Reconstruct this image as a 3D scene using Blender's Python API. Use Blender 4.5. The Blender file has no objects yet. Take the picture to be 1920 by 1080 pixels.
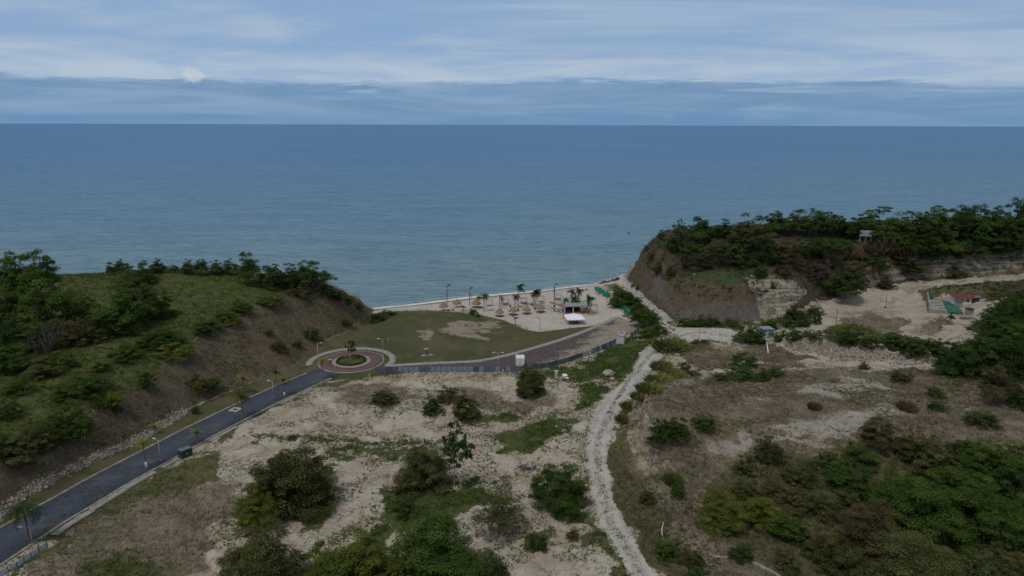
import bpy, bmesh, math, random
import numpy as np
from mathutils import Vector, Matrix

R = math.radians
scene = bpy.context.scene
COL = scene.collection
rng = np.random.default_rng(7)
random.seed(7)

# ------------------------------------------------------------------ camera
CAM_H = 72.0
FPX = 1280.0                      # focal length in photo pixels (1920 wide)
PITCH = math.atan(307.0 / FPX)
ROLL = 0.003125
CT, ST = math.cos(PITCH), math.sin(PITCH)

def ray(px, py):
    u = (np.asarray(px, float) - 960.0) / FPX
    v = (np.asarray(py, float) - 540.0) / FPX
    uu = u + v * ROLL
    vv = v - u * ROLL
    return uu, CT - vv * ST, -ST - vv * CT

def P(px, py, z):
    """world point at height z seen at photo pixel px,py"""
    dx, dy, dz = ray(px, py)
    t = (z - CAM_H) / dz
    return dx * t, dy * t

def proj(X, Y, Z):
    """world -> photo pixel"""
    zz = Z - CAM_H
    f = Y * CT - zz * ST
    f = np.maximum(f, 1e-3)
    uu = X / f
    vv = -(Y * ST + zz * CT) / f
    u = uu - vv * ROLL
    v = vv + uu * ROLL
    return u * FPX + 960.0, v * FPX + 540.0

cam_d = bpy.data.cameras.new('camera')
cam_d.lens = 36.0 * FPX / 1920.0
cam_d.sensor_width = 36.0
cam_d.clip_start = 0.5
cam_d.clip_end = 120000.0
cam = bpy.data.objects.new('camera', cam_d)
COL.objects.link(cam)
Rv, Uv, Fv = Vector((1, 0, 0)), Vector((0, ST, CT)), Vector((0, CT, -ST))
cx = (Rv + Uv * ROLL).normalized()
cy = (Uv - Rv * ROLL).normalized()
M = Matrix((cx, cy, -Fv)).transposed().to_4x4()
M.translation = (0, 0, CAM_H)
cam.matrix_world = M
scene.camera = cam

# ------------------------------------------------------------------ noise
def _hash(ix, iy, seed):
    h = (ix.astype(np.int64) * 374761393 + iy.astype(np.int64) * 668265263 + seed * 1442695041) & 0x7fffffff
    h = ((h ^ (h >> 13)) * 1274126177) & 0x7fffffff
    return ((h ^ (h >> 16)) & 0xffff) / 65535.0

def vnoise(x, y, seed=0):
    x = np.asarray(x, float); y = np.asarray(y, float)
    ix, iy = np.floor(x), np.floor(y)
    fx, fy = x - ix, y - iy
    fx = fx * fx * (3 - 2 * fx); fy = fy * fy * (3 - 2 * fy)
    a = _hash(ix, iy, seed); b = _hash(ix + 1, iy, seed)
    c = _hash(ix, iy + 1, seed); d = _hash(ix + 1, iy + 1, seed)
    return (a * (1 - fx) + b * fx) * (1 - fy) + (c * (1 - fx) + d * fx) * fy

def fbm(x, y, seed=0, octaves=4):
    s = 0; a = 0.5; t = 0
    for k in range(octaves):
        s = s + a * vnoise(x * 2 ** k + 17.3 * k, y * 2 ** k + 9.1 * k, seed + k)
        t += a; a *= 0.5
    return s / t

def sstep(a, b, x):
    t = np.clip((x - a) / (b - a), 0, 1)
    return t * t * (3 - 2 * t)

# ------------------------------------------------------------------ terrain control lines: (px, py, z)
LINES = [
 # waterline
 [(640,583,-.15),(700,579,-.15),(770,572,-.15),(900,556,-.15),(1000,547,-.15),(1100,535,-.15),(1165,521,-.15)],
 [(1138,534,1.3),(1150,531,1.5),(1158,536,2.0),(1164,544,2.6),(1150,541,2.0),(1140,540,1.6)],
 # beach, inner sand edge
 [(700,586,1.6),(800,582,1.8),(860,584,2.0),(900,590,2.1),(940,599,2.2),(975,611,2.2),(1000,620,2.3),(1050,618,2.3),(1110,611,2.4),(1158,593,2.6)],
 [(740,580,1.2),(830,574,1.2),(920,566,1.2),(1010,558,1.2),(1090,549,1.2),(1130,545,1.4)],
 [(880,577,1.7),(980,575,1.8),(1080,572,1.8),(1130,566,1.9)],
 # lawn bank and lawn
 [(690,614,3.9),(706,606,3.4),(722,606,3.4),(760,606,3.5)],
 [(720,592,3.0),(800,590,3.2),(870,594,3.4),(910,602,3.4),(950,615,3.2),(985,630,3.0)],
 [(640,640,4.2),(750,620,3.8),(850,625,3.8),(900,650,3.6),(1000,640,3.2),(1100,615,2.8)],
 # roundabout level
 [(560,678,4.3),(585,660,4.2),(659,648,4.2),(735,662,4.1),(745,690,4.1),(659,702,4.2),(620,690,4.2),(659,676,4.2)],
 # avenue down to the beach
 [(745,687,4.1),(860,685,4.0),(950,676,3.8),(1020,664,3.6),(1080,648,3.3),(1130,628,3.1),(1170,606,2.8)],
 # fence line
 [(705,698,4.2),(800,698,4.2),(975,695,4.0),(1040,686,3.8),(1110,665,3.6),(1160,645,3.4),(1200,618,3.2)],
 # road to the lower left (centre)
 [(598,705,4.4),(519,739,4.9),(440,777,5.5),(365,815,6.0),(300,850,6.4),(210,898,6.9),(150,933,7.3),(75,976,7.8),(0,1024,8.3),(-80,1075,8.8)],
 # ditch / embankment toe
 [(700,590,2.6),(650,625,4.2),(600,642,4.5),(560,682,5.0),(480,716,5.4),(363,764,6.2),(315,788,6.6),(241,832,7.2),(148,873,7.8),(55,921,8.4),(0,966,8.7),(-80,1010,9.0)],
 # embankment top edge
 [(600,535,18.5),(574,539,18.5),(525,561,17.5),(439,598,16.2),(375,636,15.4),(319,677,14.8),(267,724,14.2),(207,756,14.2),(141,813,14.2),(67,855,14.6),(0,862,15.4),(-80,880,16)],
 # ridge running down to beach
 [(600,534,18.8),(640,550,15.0),(675,564,9.5),(698,577,4.0)],
 # left plateau
 [(560,521,20.2),(480,514,21.4),(400,508,22.2),(330,506,22.3),(250,508,22.5),(180,514,22.5),(100,518,22.8),(0,518,23.2),(-100,520,23.2)],
 [(500,560,18.5),(380,590,17.8),(250,620,17.6),(120,640,18.0),(0,650,18.5),(-100,660,19)],
 [(250,690,15.8),(120,740,15.8),(0,770,16.5),(-80,780,17)],
 # dirt lot
 [(640,712,4.6),(720,720,4.7),(820,725,4.8),(930,715,4.5),(1010,715,4.3)],
 [(560,750,5.8),(640,748,5.9),(700,757,5.7),(790,770,5.4),(850,790,5.2)],
 [(500,800,6.2),(600,800,5.6),(700,805,5.3),(790,812,5.2),(880,800,5.4),(960,770,5.0),(1050,760,4.8)],
 [(430,870,6.9),(560,870,6.6),(700,870,6.5),(850,880,6.4),(980,880,6.2),(1070,860,6.4)],
 [(980,840,6.6),(1040,825,7.6),(1085,815,6.6)],
 [(180,1010,8.0),(300,960,7.6),(420,950,7.8),(600,960,7.8),(760,960,7.4),(900,960,7.4),(1060,950,8.2)],
 [(90,1080,8.8),(250,1080,9.0),(400,1080,9.0),(600,1080,8.8),(800,1080,8.6),(1000,1080,9.4),(1110,1060,9.8)],
 # dirt track
 [(1225,1110,10.4),(1205,1080,10.0),(1150,990,9.2),(1122,900,8.2),(1120,830,7.2),(1140,770,6.4),(1180,710,5.8),(1215,670,5.5),(1245,640,5.4),(1290,625,5.5),(1380,632,6.0)],
 [(1080,770,5.6),(1060,730,4.6),(1120,705,4.6),(1170,670,4.6),(1210,625,4.4),(1240,602,4.2)],
 # scarp base / top beside the track
 [(1170,772,6.4),(1184,800,6.7),(1198,850,7.3),(1216,900,8.1)],
 [(1190,738,10.2),(1203,770,12.4),(1218,820,13.2),(1236,874,12.8)],
 # right plateau
 [(1235,712,8.6),(1290,698,8.6),(1350,700,8.6),(1450,685,8.4),(1560,690,8.6),(1700,695,9.0),(1800,700,9.6)],
 [(1260,760,11.0),(1360,750,11.4),(1500,745,11.5),(1640,745,11.4),(1780,760,11.4)],
 [(1290,850,11.0),(1400,810,12.0),(1520,800,12.4),(1660,800,12.2),(1800,810,11.8),(1920,820,12)],
 [(1300,930,10.0),(1420,890,10.4),(1560,880,10.0),(1700,880,9.4),(1850,880,9.6)],
 [(1250,1010,10.2),(1380,1000,9.6),(1520,980,9.0),(1680,970,8.6),(1850,970,9.0),(1990,960,10)],
 [(1300,1080,11.0),(1450,1080,10.4),(1600,1080,9.8),(1780,1080,9.6),(1950,1080,10.4)],
 # lower mound with scrub between track and valley
 [(1250,655,6.4),(1300,660,6.8),(1400,665,7.0),(1500,665,7.2)],
 # valley floor, shed
 [(1310,612,5.0),(1400,622,5.2),(1440,634,6.4),(1480,616,5.2),(1560,625,5.4),(1650,640,5.8),(1740,645,6.4)],
 # spoil heaps
 [(1470,640,6.6),(1490,633,8.4),(1520,640,8.8),(1580,645,8.9),(1650,653,9.2),(1720,662,9.2),(1755,668,8.4)],
 [(1500,628,6.0),(1580,633,6.2),(1660,642,6.6),(1740,652,7.4)],
 [(1500,655,6.6),(1600,668,7.2),(1700,676,7.8)],
 # mound behind track
 [(1320,618,7.0),(1360,616,7.2)],
 # sand flat
 [(1480,610,6.0),(1540,596,7.0),(1620,585,8.2),(1700,590,8.6),(1800,595,9.0),(1850,600,9.6)],
 [(1560,562,8.0),(1620,552,9.0),(1700,560,9.2),(1780,558,9.6),(1840,565,10)],
 # upper road
 [(1560,556,8.6),(1640,541,10.2),(1720,532,11.6),(1800,524,12.8),(1920,517,13.6),(2000,513,14)],
 [(1740,548,11.2),(1800,540,12.4),(1860,534,13.2),(1940,530,13.8)],
 [(1880,560,14.0),(1920,556,15.5),(2000,560,16)],
 # right hand wooded flank
 [(1860,620,11.0),(1900,640,12.0),(1960,650,13.0)],
 [(1800,680,9.6),(1860,690,10.6),(1930,700,12)],
 # strata wall right: base and top
 [(1640,535,10.6),(1700,523,11.6),(1780,519,12.4),(1860,514,13.2),(1960,509,13.8)],
 [(1630,492,19.0),(1700,487,19.6),(1780,480,20.4),(1860,474,21.0),(1960,468,21.6)],
 # headland: cliff toe along path
 [(1172,528,1.6),(1195,546,3.2),(1225,572,3.8),(1262,598,4.4),(1310,602,4.8),(1370,603,5.2),(1432,600,5.6),(1465,594,6.2),(1500,582,6.8),(1540,562,7.8)],
 # service path
 [(1180,536,1.8),(1205,562,2.6),(1235,592,3.6)],
 # bank with hedge between beach and path
 [(1125,540,2.6),(1150,556,3.4),(1180,578,3.8),(1205,596,3.6)],
 [(1112,542,1.2),(1138,560,1.8),(1166,580,2.2),(1185,592,2.5)],
 # terrace edge
 [(1285,520,15.5),(1310,525,16.4),(1350,532,16.6),(1390,531,16.6),(1410,536,15.4)],
 [(1300,508,17.6),(1350,506,18.0),(1400,500,18.0)],
 # strata nose
 [(1415,513,17.2),(1450,516,17.0),(1480,524,15.6)],
 [(1430,548,12.2),(1460,552,11.8),(1480,560,10.0)],
 [(1500,520,17.0),(1530,530,13.6),(1560,534,12.2),(1600,530,12.6)],
 # ridge facing the sea
 [(1168,519,1.0),(1180,502,8.0),(1200,476,16.5),(1230,452,23.0),(1262,440,26.5)],
 [(1222,535,8.0),(1250,500,15.0),(1275,470,20.0)],
 # headland upper slopes and crest
 [(1320,470,22.5),(1400,468,23.5),(1480,470,23.5),(1560,472,22.5),(1620,465,23.5),(1720,460,24.5),(1820,455,25),(1940,450,25.5)],
 [(1300,432,28.0),(1400,428,29.5),(1500,424,30.0),(1600,424,30.0),(1700,424,30.0),(1800,422,30.5),(1940,418,31)],
]
# hidden ground, world coordinates
WORLD = []
for X in range(-420, 421, 40):
    WORLD += [(X, 430, -9), (X, 400, -8)]
for X in range(-420, 61, 24):
    sh = 262 + 0.22 * max(0, X + 70)
    WORLD += [(X, sh + 60, -6), (X, sh + 30, -3.5)]
    if X < -75: WORLD += [(X, 247, 14), (X, 256, 5), (X, 266, -1.2)]
for X in range(80, 421, 30):
    WORLD += [(X, 335, 16 if X > 95 else 8), (X, 352, 5), (X, 364, -3)]
WORLD += [(56, 333, -1.2), (72, 342, -1.5), (82, 350, -2.5), (46, 345, -4), (30, 335, -3.5), (40, 300, 1.0), (44, 306, 1.1), (48, 311, 1.2), (52, 316, 1.3), (56, 322, 1.6), (60, 328, 1.5)]
for X in range(-300, 301, 50):
    WORLD += [(X, 30, 13 + abs(X) * .02), (X, 65, 10.6 + abs(X) * .015)]
WORLD += [(-260, 110, 21), (-300, 160, 24), (-260, 210, 25), (-320, 235, 24), (-200, 100, 16), (-420, 150, 27), (-420, 240, 25)]
WORLD += [(200, 130, 15), (240, 180, 18), (270, 230, 20), (300, 280, 28), (330, 150, 22), (420, 180, 26), (420, 280, 30), (420, 320, 24), (360, 300, 31)]

def dens(pts, step=7.0):
    out = []
    w = [(*P(a, b, c), c) for a, b, c in pts]
    for (x0, y0, z0), (x1, y1, z1) in zip(w[:-1], w[1:]):
        n = max(1, int(math.hypot(x1 - x0, y1 - y0) / step))
        for k in range(n):
            t = k / n
            out.append((x0 + (x1 - x0) * t, y0 + (y1 - y0) * t, z0 + (z1 - z0) * t))
    out.append(w[-1])
    return out

ctrl = []
for L in LINES:
    ctrl += dens(L)
ctrl += WORLD
ctrl = np.array([[float(a), float(b), float(c)] for a, b, c in ctrl])
# drop near-duplicates
keep = []
for i in range(len(ctrl)):
    if all((ctrl[i, 0] - ctrl[j, 0]) ** 2 + (ctrl[i, 1] - ctrl[j, 1]) ** 2 > 3.0 for j in keep):
        keep.append(i)
ctrl = ctrl[keep]
CX, CY, CZ = ctrl[:, 0], ctrl[:, 1], ctrl[:, 2]
MQ = 2.5
def _phi(dx, dy): return np.sqrt(dx * dx + dy * dy + MQ * MQ)
n = len(ctrl)
A = np.zeros((n + 3, n + 3))
A[:n, :n] = _phi(CX[:, None] - CX[None], CY[:, None] - CY[None]) - np.eye(n) * 0.35
A[:n, n] = 1; A[:n, n + 1] = CX / 100; A[:n, n + 2] = CY / 100
A[n:, :n] = A[:n, n:].T
W = np.linalg.solve(A, np.concatenate([CZ, [0, 0, 0]]))

def rbf(X, Y):
    X = np.asarray(X, float).ravel(); Y = np.asarray(Y, float).ravel()
    out = np.empty(len(X))
    for i in range(0, len(X), 8192):
        x, y = X[i:i + 8192], Y[i:i + 8192]
        out[i:i + 8192] = _phi(x[:, None] - CX[None], y[:, None] - CY[None]) @ W[:n] + W[n] + W[n + 1] * x / 100 + W[n + 2] * y / 100
    return out

# ------------------------------------------------------------------ polygon tools (photo pixels laid onto the terrain)
def poly_sd(px, py, poly):
    """signed distance in photo pixels, positive inside"""
    poly = np.array(poly, float)
    px = np.asarray(px); py = np.asarray(py)
    d2 = np.full(px.shape, 1e12); inside = np.zeros(px.shape, bool)
    m = len(poly)
    for i in range(m):
        a = poly[i]; b = poly[(i + 1) % m]
        e = b - a; L = max(1e-9, e @ e)
        wx, wy = px - a[0], py - a[1]
        t = np.clip((wx * e[0] + wy * e[1]) / L, 0, 1)
        dx, dy = wx - t * e[0], wy - t * e[1]
        d2 = np.minimum(d2, dx * dx + dy * dy)
        c = ((a[1] > py) != (b[1] > py)) & (px < (b[0] - a[0]) * (py - a[1]) / ((b[1] - a[1]) or 1e-9) + a[0])
        inside ^= c
    d = np.sqrt(d2)
    return np.where(inside, d, -d)

def line_dist(X, Y, pts):
    """world distance to a polyline, parameter-interpolated z"""
    d2 = np.full(X.shape, 1e12); zz = np.zeros(X.shape)
    for (x0, y0, z0), (x1, y1, z1) in zip(pts[:-1], pts[1:]):
        ex, ey = x1 - x0, y1 - y0
        t = np.clip(((X - x0) * ex + (Y - y0) * ey) / max(1e-9, ex * ex + ey * ey), 0, 1)
        dd = (X - x0 - t * ex) ** 2 + (Y - y0 - t * ey) ** 2
        m = dd < d2
        d2 = np.where(m, dd, d2); zz = np.where(m, z0 + (z1 - z0) * t, zz)
    return np.sqrt(d2), zz

def wline(pts):
    return [(float(P(a, b, c)[0]), float(P(a, b, c)[1]), c) for a, b, c in pts]

ROAD_C = wline([(640,689.5,4.2),(604,702,4.3),(519,739,4.9),(440,777,5.5),(365,815,6.0),(300,850,6.4),(210,898,6.9),(150,933,7.3),(75,976,7.8),(0,1024,8.3),(-80,1075,8.8),(-160,1126,9.3)])
AVE_C = wline([(735,690,4.1),(800,688.5,4.05),(860,687,4.0),(910,685,3.93),(960,679,3.8),(1020,667,3.6),(1080,648,3.3),(1130,628,3.05),(1178,602,2.7)])
RB = P(659, 677.5, 4.2)          # roundabout centre
RB = (float(RB[0]), float(RB[1]), 4.2)
ROAD_W = 7.0
AVE_W = 9.0

SCARP_L = wline([(1194,728,9.4),(1190,742,9.8),(1197,770,10.4),(1212,820,11.0),(1230,874,11.4),(1246,905,11.2)])
def scarp_sd(X, Y):
    """signed distance to the scarp line (positive on the plateau) and end fade"""
    d2 = np.full(X.shape, 1e12); sg = np.ones(X.shape); par = np.zeros(X.shape); m = len(SCARP_L) - 1
    for i, ((x0, y0, _a), (x1, y1, _b)) in enumerate(zip(SCARP_L[:-1], SCARP_L[1:])):
        ex, ey = x1 - x0, y1 - y0
        t = np.clip(((X - x0) * ex + (Y - y0) * ey) / (ex * ex + ey * ey), 0, 1)
        dd = (X - x0 - t * ex) ** 2 + (Y - y0 - t * ey) ** 2
        k = dd < d2
        d2 = np.where(k, dd, d2); sg = np.where(k, np.sign((X - x0) * -ey + (Y - y0) * ex), sg); par = np.where(k, (i + t) / m, par)
    fade = sstep(0, .15, par) * sstep(1, .85, par) * (np.sqrt(d2) < 18)
    return np.sqrt(d2) * sg, fade

def height(X, Y):
    X = np.asarray(X, float); Y = np.asarray(Y, float)
    shp = X.shape
    X = X.ravel(); Y = Y.ravel()
    h = rbf(X, Y)
    rough = sstep(1.5, 6.0, h) * 0.55 + 0.12 * sstep(0.2, 1.5, h)
    rough = rough + 0.9 * sstep(10, 18, h) * sstep(40, 120, X + 0 * Y) * sstep(200, 240, Y)
    d = (fbm(X / 9, Y / 9, 3, 4) - 0.5) * 2.2 + (fbm(X / 2.2, Y / 2.2, 11, 3) - 0.5) * 0.55
    lawn = np.maximum(sstep(0.9, 0, np.abs(0 * X)) * 0, 0)
    # loose excavated soil of the lot: small scarps and gullies
    lot = sstep(-48, -38, X + (190 - Y) * .35) * sstep(24, 16, X) * sstep(186, 178, Y) * sstep(60, 80, Y)
    ero = np.abs(fbm(X / 7, Y / 4.5, 41, 4) - .5)
    h = h - lot * (sstep(.07, 0, ero) * .55 - .2) + lot * (np.floor(fbm(X / 16, Y / 7, 43, 3) * 9) / 9 - .5) * 2.0
    # broken scarp of the plateau above the track
    sd, fade = scarp_sd(X, Y)
    sdn = sd + (fbm(X / 3.5, Y / 3.5, 45, 3) - .5) * 4.0
    h = h + fade * (1.9 * sstep(-.5, .6, sdn) * sstep(16, 3, sd) - 1.3 * sstep(.6, -.5, sdn) * sstep(-7, -1.5, sd))
    # lawn, roads and roundabout are graded smooth
    dr, zr = line_dist(X, Y, ROAD_C)
    da, za = line_dist(X, Y, AVE_C)
    rr = np.hypot(X - RB[0], Y - RB[1])
    px, py = proj(X, Y, h)
    lm = sstep(-6, 6, poly_sd(px, py, LAWN))
    rough = rough * (1 - 0.75 * lm)
    h = h + d * rough
    k = sstep(9.0, 4.2, dr); h = h * (1 - k) + (zr - 0.10) * k
    k = sstep(10.0, 7.0, da); h = h * (1 - k) + (za - 0.10) * k
    k = sstep(18.0, 13.6, rr); h = h * (1 - k) + (RB[2] - 0.10) * k
    return h.reshape(shp)

LAWN = [(700,586),(740,584),(800,582),(860,585),(905,591),(945,600),(985,618),(1010,622),(1110,612),(1163,594),(1150,606),(1050,641),(1000,656),(950,670),(890,683),(740,688),(760,700),(560,720),(480,750),(380,795),(300,835),(200,890),(80,955),(0,1005),(0,965),(55,921),(148,873),(241,832),(315,788),(363,764),(480,714),(560,680),(600,642),(650,622)]

def hit(px, py):
    """point of the terrain seen at photo pixel px,py"""
    dx, dy, dz = (float(a) for a in ray(px, py))
    t = np.concatenate([np.arange(70, 480, 1.0)])
    z = CAM_H + dz * t
    g = height(dx * t, dy * t) - z
    idx = np.argmax(g > 0)
    if g[idx] <= 0:
        t0 = -CAM_H / dz
        return Vector((dx * t0, dy * t0, 0.0))
    a, b = t[max(idx - 1, 0)], t[idx]
    tt = np.linspace(a, b, 24)
    g = height(dx * tt, dy * tt) - (CAM_H + dz * tt)
    i = np.argmax(g > 0)
    return Vector((dx * tt[i], dy * tt[i], CAM_H + dz * tt[i]))

def gz(x, y):
    return float(height(np.array([x]), np.array([y]))[0])
# ------------------------------------------------------------------ node helpers
class NT:
    def __init__(s, mat):
        s.t = mat.node_tree; s.n = s.t.nodes; s.l = s.t.links
    def new(s, typ, **kw):
        nd = s.n.new(typ)
        for k, v in kw.items(): setattr(nd, k, v)
        return nd
    def link(s, a, b): s.l.new(a, b)
    def setin(s, sock, v):
        if hasattr(v, 'is_linked') or isinstance(v, bpy.types.NodeSocket): s.l.new(v, sock)
        elif isinstance(v, (tuple, list)) and len(v) == 3 and sock.type == 'RGBA': sock.default_value = (*v, 1)
        else: sock.default_value = v
    def math(s, op, a, b=0.0, c=None, clamp=False):
        nd = s.new('ShaderNodeMath', operation=op, use_clamp=clamp)
        s.setin(nd.inputs[0], a); s.setin(nd.inputs[1], b)
        if c is not None: s.setin(nd.inputs[2], c)
        return nd.outputs[0]
    def mix(s, f, a, b, blend='MIX'):
        nd = s.new('ShaderNodeMix', data_type='RGBA', blend_type=blend)
        nd.clamp_factor = True
        s.setin(nd.inputs[0], f); s.setin(nd.inputs[6], a); s.setin(nd.inputs[7], b)
        return nd.outputs[2]
    def noise(s, vec, scale, detail=4.0, rough=0.55, dist=0.0):
        nd = s.new('ShaderNodeTexNoise')
        s.setin(nd.inputs['Vector'], vec); nd.inputs['Scale'].default_value = scale
        nd.inputs['Detail'].default_value = detail; nd.inputs['Roughness'].default_value = rough
        nd.inputs['Distortion'].default_value = dist
        return nd.outputs[0]
    def smap(s, v, a, b, c=0.0, d=1.0, smooth=True):
        nd = s.new('ShaderNodeMapRange', interpolation_type='SMOOTHSTEP' if smooth else 'LINEAR')
        nd.clamp = True
        s.setin(nd.inputs[0], v)
        for i, q in enumerate((a, b, c, d)): s.setin(nd.inputs[i + 1], q)
        return nd.outputs[0]
    def scale(s, vec, xyz):
        nd = s.new('ShaderNodeMapping'); s.link(vec, nd.inputs['Vector'])
        nd.inputs['Scale'].default_value = xyz
        return nd.outputs[0]

def new_mat(name):
    m = bpy.data.materials.new(name); m.use_nodes = True
    t = NT(m)
    b = t.n['Principled BSDF']
    b.inputs['Specular IOR Level'].default_value = 0.25
    b.inputs['Roughness'].default_value = 0.85
    return m, t, b

def simple_mat(name, col, rough=0.7, var=0.25, scale=3.0, metal=0.0, spec=0.3, bump=0.0):
    """plain material with procedural wear"""
    m, t, b = new_mat(name)
    tc = t.new('ShaderNodeTexCoord').outputs['Object']
    nz = t.noise(tc, scale, 5.0, 0.6)
    f = t.smap(nz, 0.3, 0.7)
    a = tuple(c * (1 - var) for c in col); c2 = tuple(min(1, c * (1 + var * 0.6)) for c in col)
    t.setin(b.inputs['Base Color'], t.mix(f, a, c2))
    b.inputs['Roughness'].default_value = rough
    b.inputs['Metallic'].default_value = metal
    b.inputs['Specular IOR Level'].default_value = spec
    if bump:
        bp = t.new('ShaderNodeBump'); bp.inputs['Strength'].default_value = 0.6; bp.inputs['Distance'].default_value = bump
        t.link(t.noise(tc, scale * 4, 4), bp.inputs['Height']); t.link(bp.outputs[0], b.inputs['Normal'])
    return m

# ------------------------------------------------------------------ object helpers
def link(o):
    COL.objects.link(o); return o

def tag(o, label=None, cat=None, group=None, kind=None):
    if label: o['label'] = label
    if cat: o['category'] = cat
    if group: o['group'] = group
    if kind: o['kind'] = kind
    return o

def empty(name, loc, rz=0.0, label=None, cat=None, group=None):
    o = bpy.data.objects.new(name, None); o.empty_display_size = 0.3
    link(o); o.location = loc; o.rotation_euler = (0, 0, rz)
    return tag(o, label, cat, group)

def mesh_np(name, V, F, mat=None, smooth=False):
    """V (n,3), F (m,k) uniform polygons"""
    V = np.asarray(V, np.float32); F = np.asarray(F, np.int32)
    me = bpy.data.meshes.new(name)
    me.vertices.add(len(V)); me.vertices.foreach_set('co', V.ravel())
    k = F.shape[1]
    me.loops.add(F.size); me.loops.foreach_set('vertex_index', F.ravel())
    me.polygons.add(len(F)); me.polygons.foreach_set('loop_start', np.arange(len(F), dtype=np.int32) * k)
    me.polygons.foreach_set('loop_total', np.full(len(F), k, np.int32))
    if smooth: me.polygons.foreach_set('use_smooth', np.ones(len(F), bool))
    me.update(calc_edges=True)
    if mat: me.materials.append(mat)
    return me

class MB:
    """collects simple solids and links them as ONE mesh object"""
    def __init__(s): s.bm = bmesh.new()
    def box(s, c, size, rz=0.0, rx=0.0, ry=0.0, bevel=0.0):
        r = bmesh.ops.create_cube(s.bm, size=1.0)
        M = Matrix.Translation(c) @ Matrix.Rotation(rz, 4, 'Z') @ Matrix.Rotation(ry, 4, 'Y') @ Matrix.Rotation(rx, 4, 'X') @ Matrix.Diagonal((*size, 1))
        bmesh.ops.transform(s.bm, matrix=M, verts=r['verts'])
        if bevel:
            es = list({e for v in r['verts'] for e in v.link_edges})
            bmesh.ops.bevel(s.bm, geom=es, offset=bevel, segments=1, affect='EDGES')
        return s
    def tube(s, pts, radii, n=7, cap=True):
        pts = [Vector(p) for p in pts]
        if not hasattr(radii, '__len__'): radii = [radii] * len(pts)
        rings = []
        for i, p in enumerate(pts):
            d = (pts[min(i + 1, len(pts) - 1)] - pts[max(i - 1, 0)])
            d = d.normalized() if d.length > 1e-6 else Vector((0, 0, 1))
            a = d.cross(Vector((0, 0, 1)))
            if a.length < 1e-3: a = d.cross(Vector((1, 0, 0)))
            a.normalize(); b = d.cross(a)
            rings.append([s.bm.verts.new(p + (a * math.cos(2 * math.pi * k / n) + b * math.sin(2 * math.pi * k / n)) * radii[i]) for k in range(n)])
        for r0, r1 in zip(rings[:-1], rings[1:]):
            for k in range(n):
                f = s.bm.faces.new((r0[k], r0[(k + 1) % n], r1[(k + 1) % n], r1[k])); f.smooth = True
        if cap:
            s.bm.faces.new(rings[0][::-1]); s.bm.faces.new(rings[-1])
        return s
    def lathe(s, prof, n=16, c=(0, 0, 0)):
        """prof: list of (r,z) bottom to top"""
        rings = []
        for r, z in prof:
            rings.append([s.bm.verts.new((c[0] + r * math.cos(2 * math.pi * k / n), c[1] + r * math.sin(2 * math.pi * k / n), c[2] + z)) for k in range(n)])
        for r0, r1 in zip(rings[:-1], rings[1:]):
            for k in range(n):
                s.bm.faces.new((r0[k], r0[(k + 1) % n], r1[(k + 1) % n], r1[k]))
        s.bm.faces.new(rings[0][::-1]); s.bm.faces.new(rings[-1])
        return s
    def poly(s, pts): 
        s.bm.faces.new([s.bm.verts.new(p) for p in pts]); return s
    def prism(s, pts, z0, z1):
        lo = [s.bm.verts.new((p[0], p[1], z0)) for p in pts]; hi = [s.bm.verts.new((p[0], p[1], z1)) for p in pts]
        m = len(pts)
        for k in range(m): s.bm.faces.new((lo[k], lo[(k + 1) % m], hi[(k + 1) % m], hi[k]))
        s.bm.faces.new(lo[::-1]); s.bm.faces.new(hi)
        return s
    def mesh(s, name, mat):
        bmesh.ops.remove_doubles(s.bm, verts=s.bm.verts, dist=1e-5)
        bmesh.ops.recalc_face_normals(s.bm, faces=s.bm.faces)
        me = bpy.data.meshes.new(name); s.bm.to_mesh(me); s.bm.free()
        if mat: me.materials.append(mat)
        return me
    def build(s, name, mat, parent=None, loc=None):
        o = bpy.data.objects.new(name, s.mesh(name, mat)); link(o)
        if parent: o.parent = parent
        if loc is not None: o.location = loc
        return o

def copy_tree(o, parent=None):
    c = o.copy(); link(c)
    if parent is not None: c.parent = parent
    for ch in list(o.children): copy_tree(ch, c)
    return c

# ------------------------------------------------------------------ sky and light
SUN_EL, SUN_AZ = R(62), R(215)      # azimuth clockwise from +Y
world = bpy.data.worlds.new('World'); scene.world = world; world.use_nodes = True
world.cycles.sampling_method = 'NONE'
wt = NT(world); wt.n.clear()
sky = wt.new('ShaderNodeTexSky', sky_type='NISHITA')
sky.sun_disc = False; sky.sun_elevation = SUN_EL; sky.sun_rotation = SUN_AZ
sky.altitude = 70; sky.air_density = 1.0; sky.dust_density = 1.2; sky.ozone_density = 1.5
tcw = wt.new('ShaderNodeTexCoord').outputs['Generated']
sep = wt.new('ShaderNodeSeparateXYZ'); wt.link(tcw, sep.inputs[0])
dz = wt.math('MAXIMUM', sep.outputs[2], 0.0)
az = wt.math('ARCTAN2', sep.outputs[0], sep.outputs[1])
el = wt.math('ARCSINE', dz)
eld = wt.math('MULTIPLY', el, 180 / math.pi)
azd = wt.math('MULTIPLY', az, 180 / math.pi)
# high streaky layer in plan projection
den = wt.math('ADD', dz, 0.035)
cmb = wt.new('ShaderNodeCombineXYZ')
wt.link(wt.math('DIVIDE', sep.outputs[0], den), cmb.inputs[0]); wt.link(wt.math('DIVIDE', sep.outputs[1], den), cmb.inputs[1])
pv = cmb.outputs[0]
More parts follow.
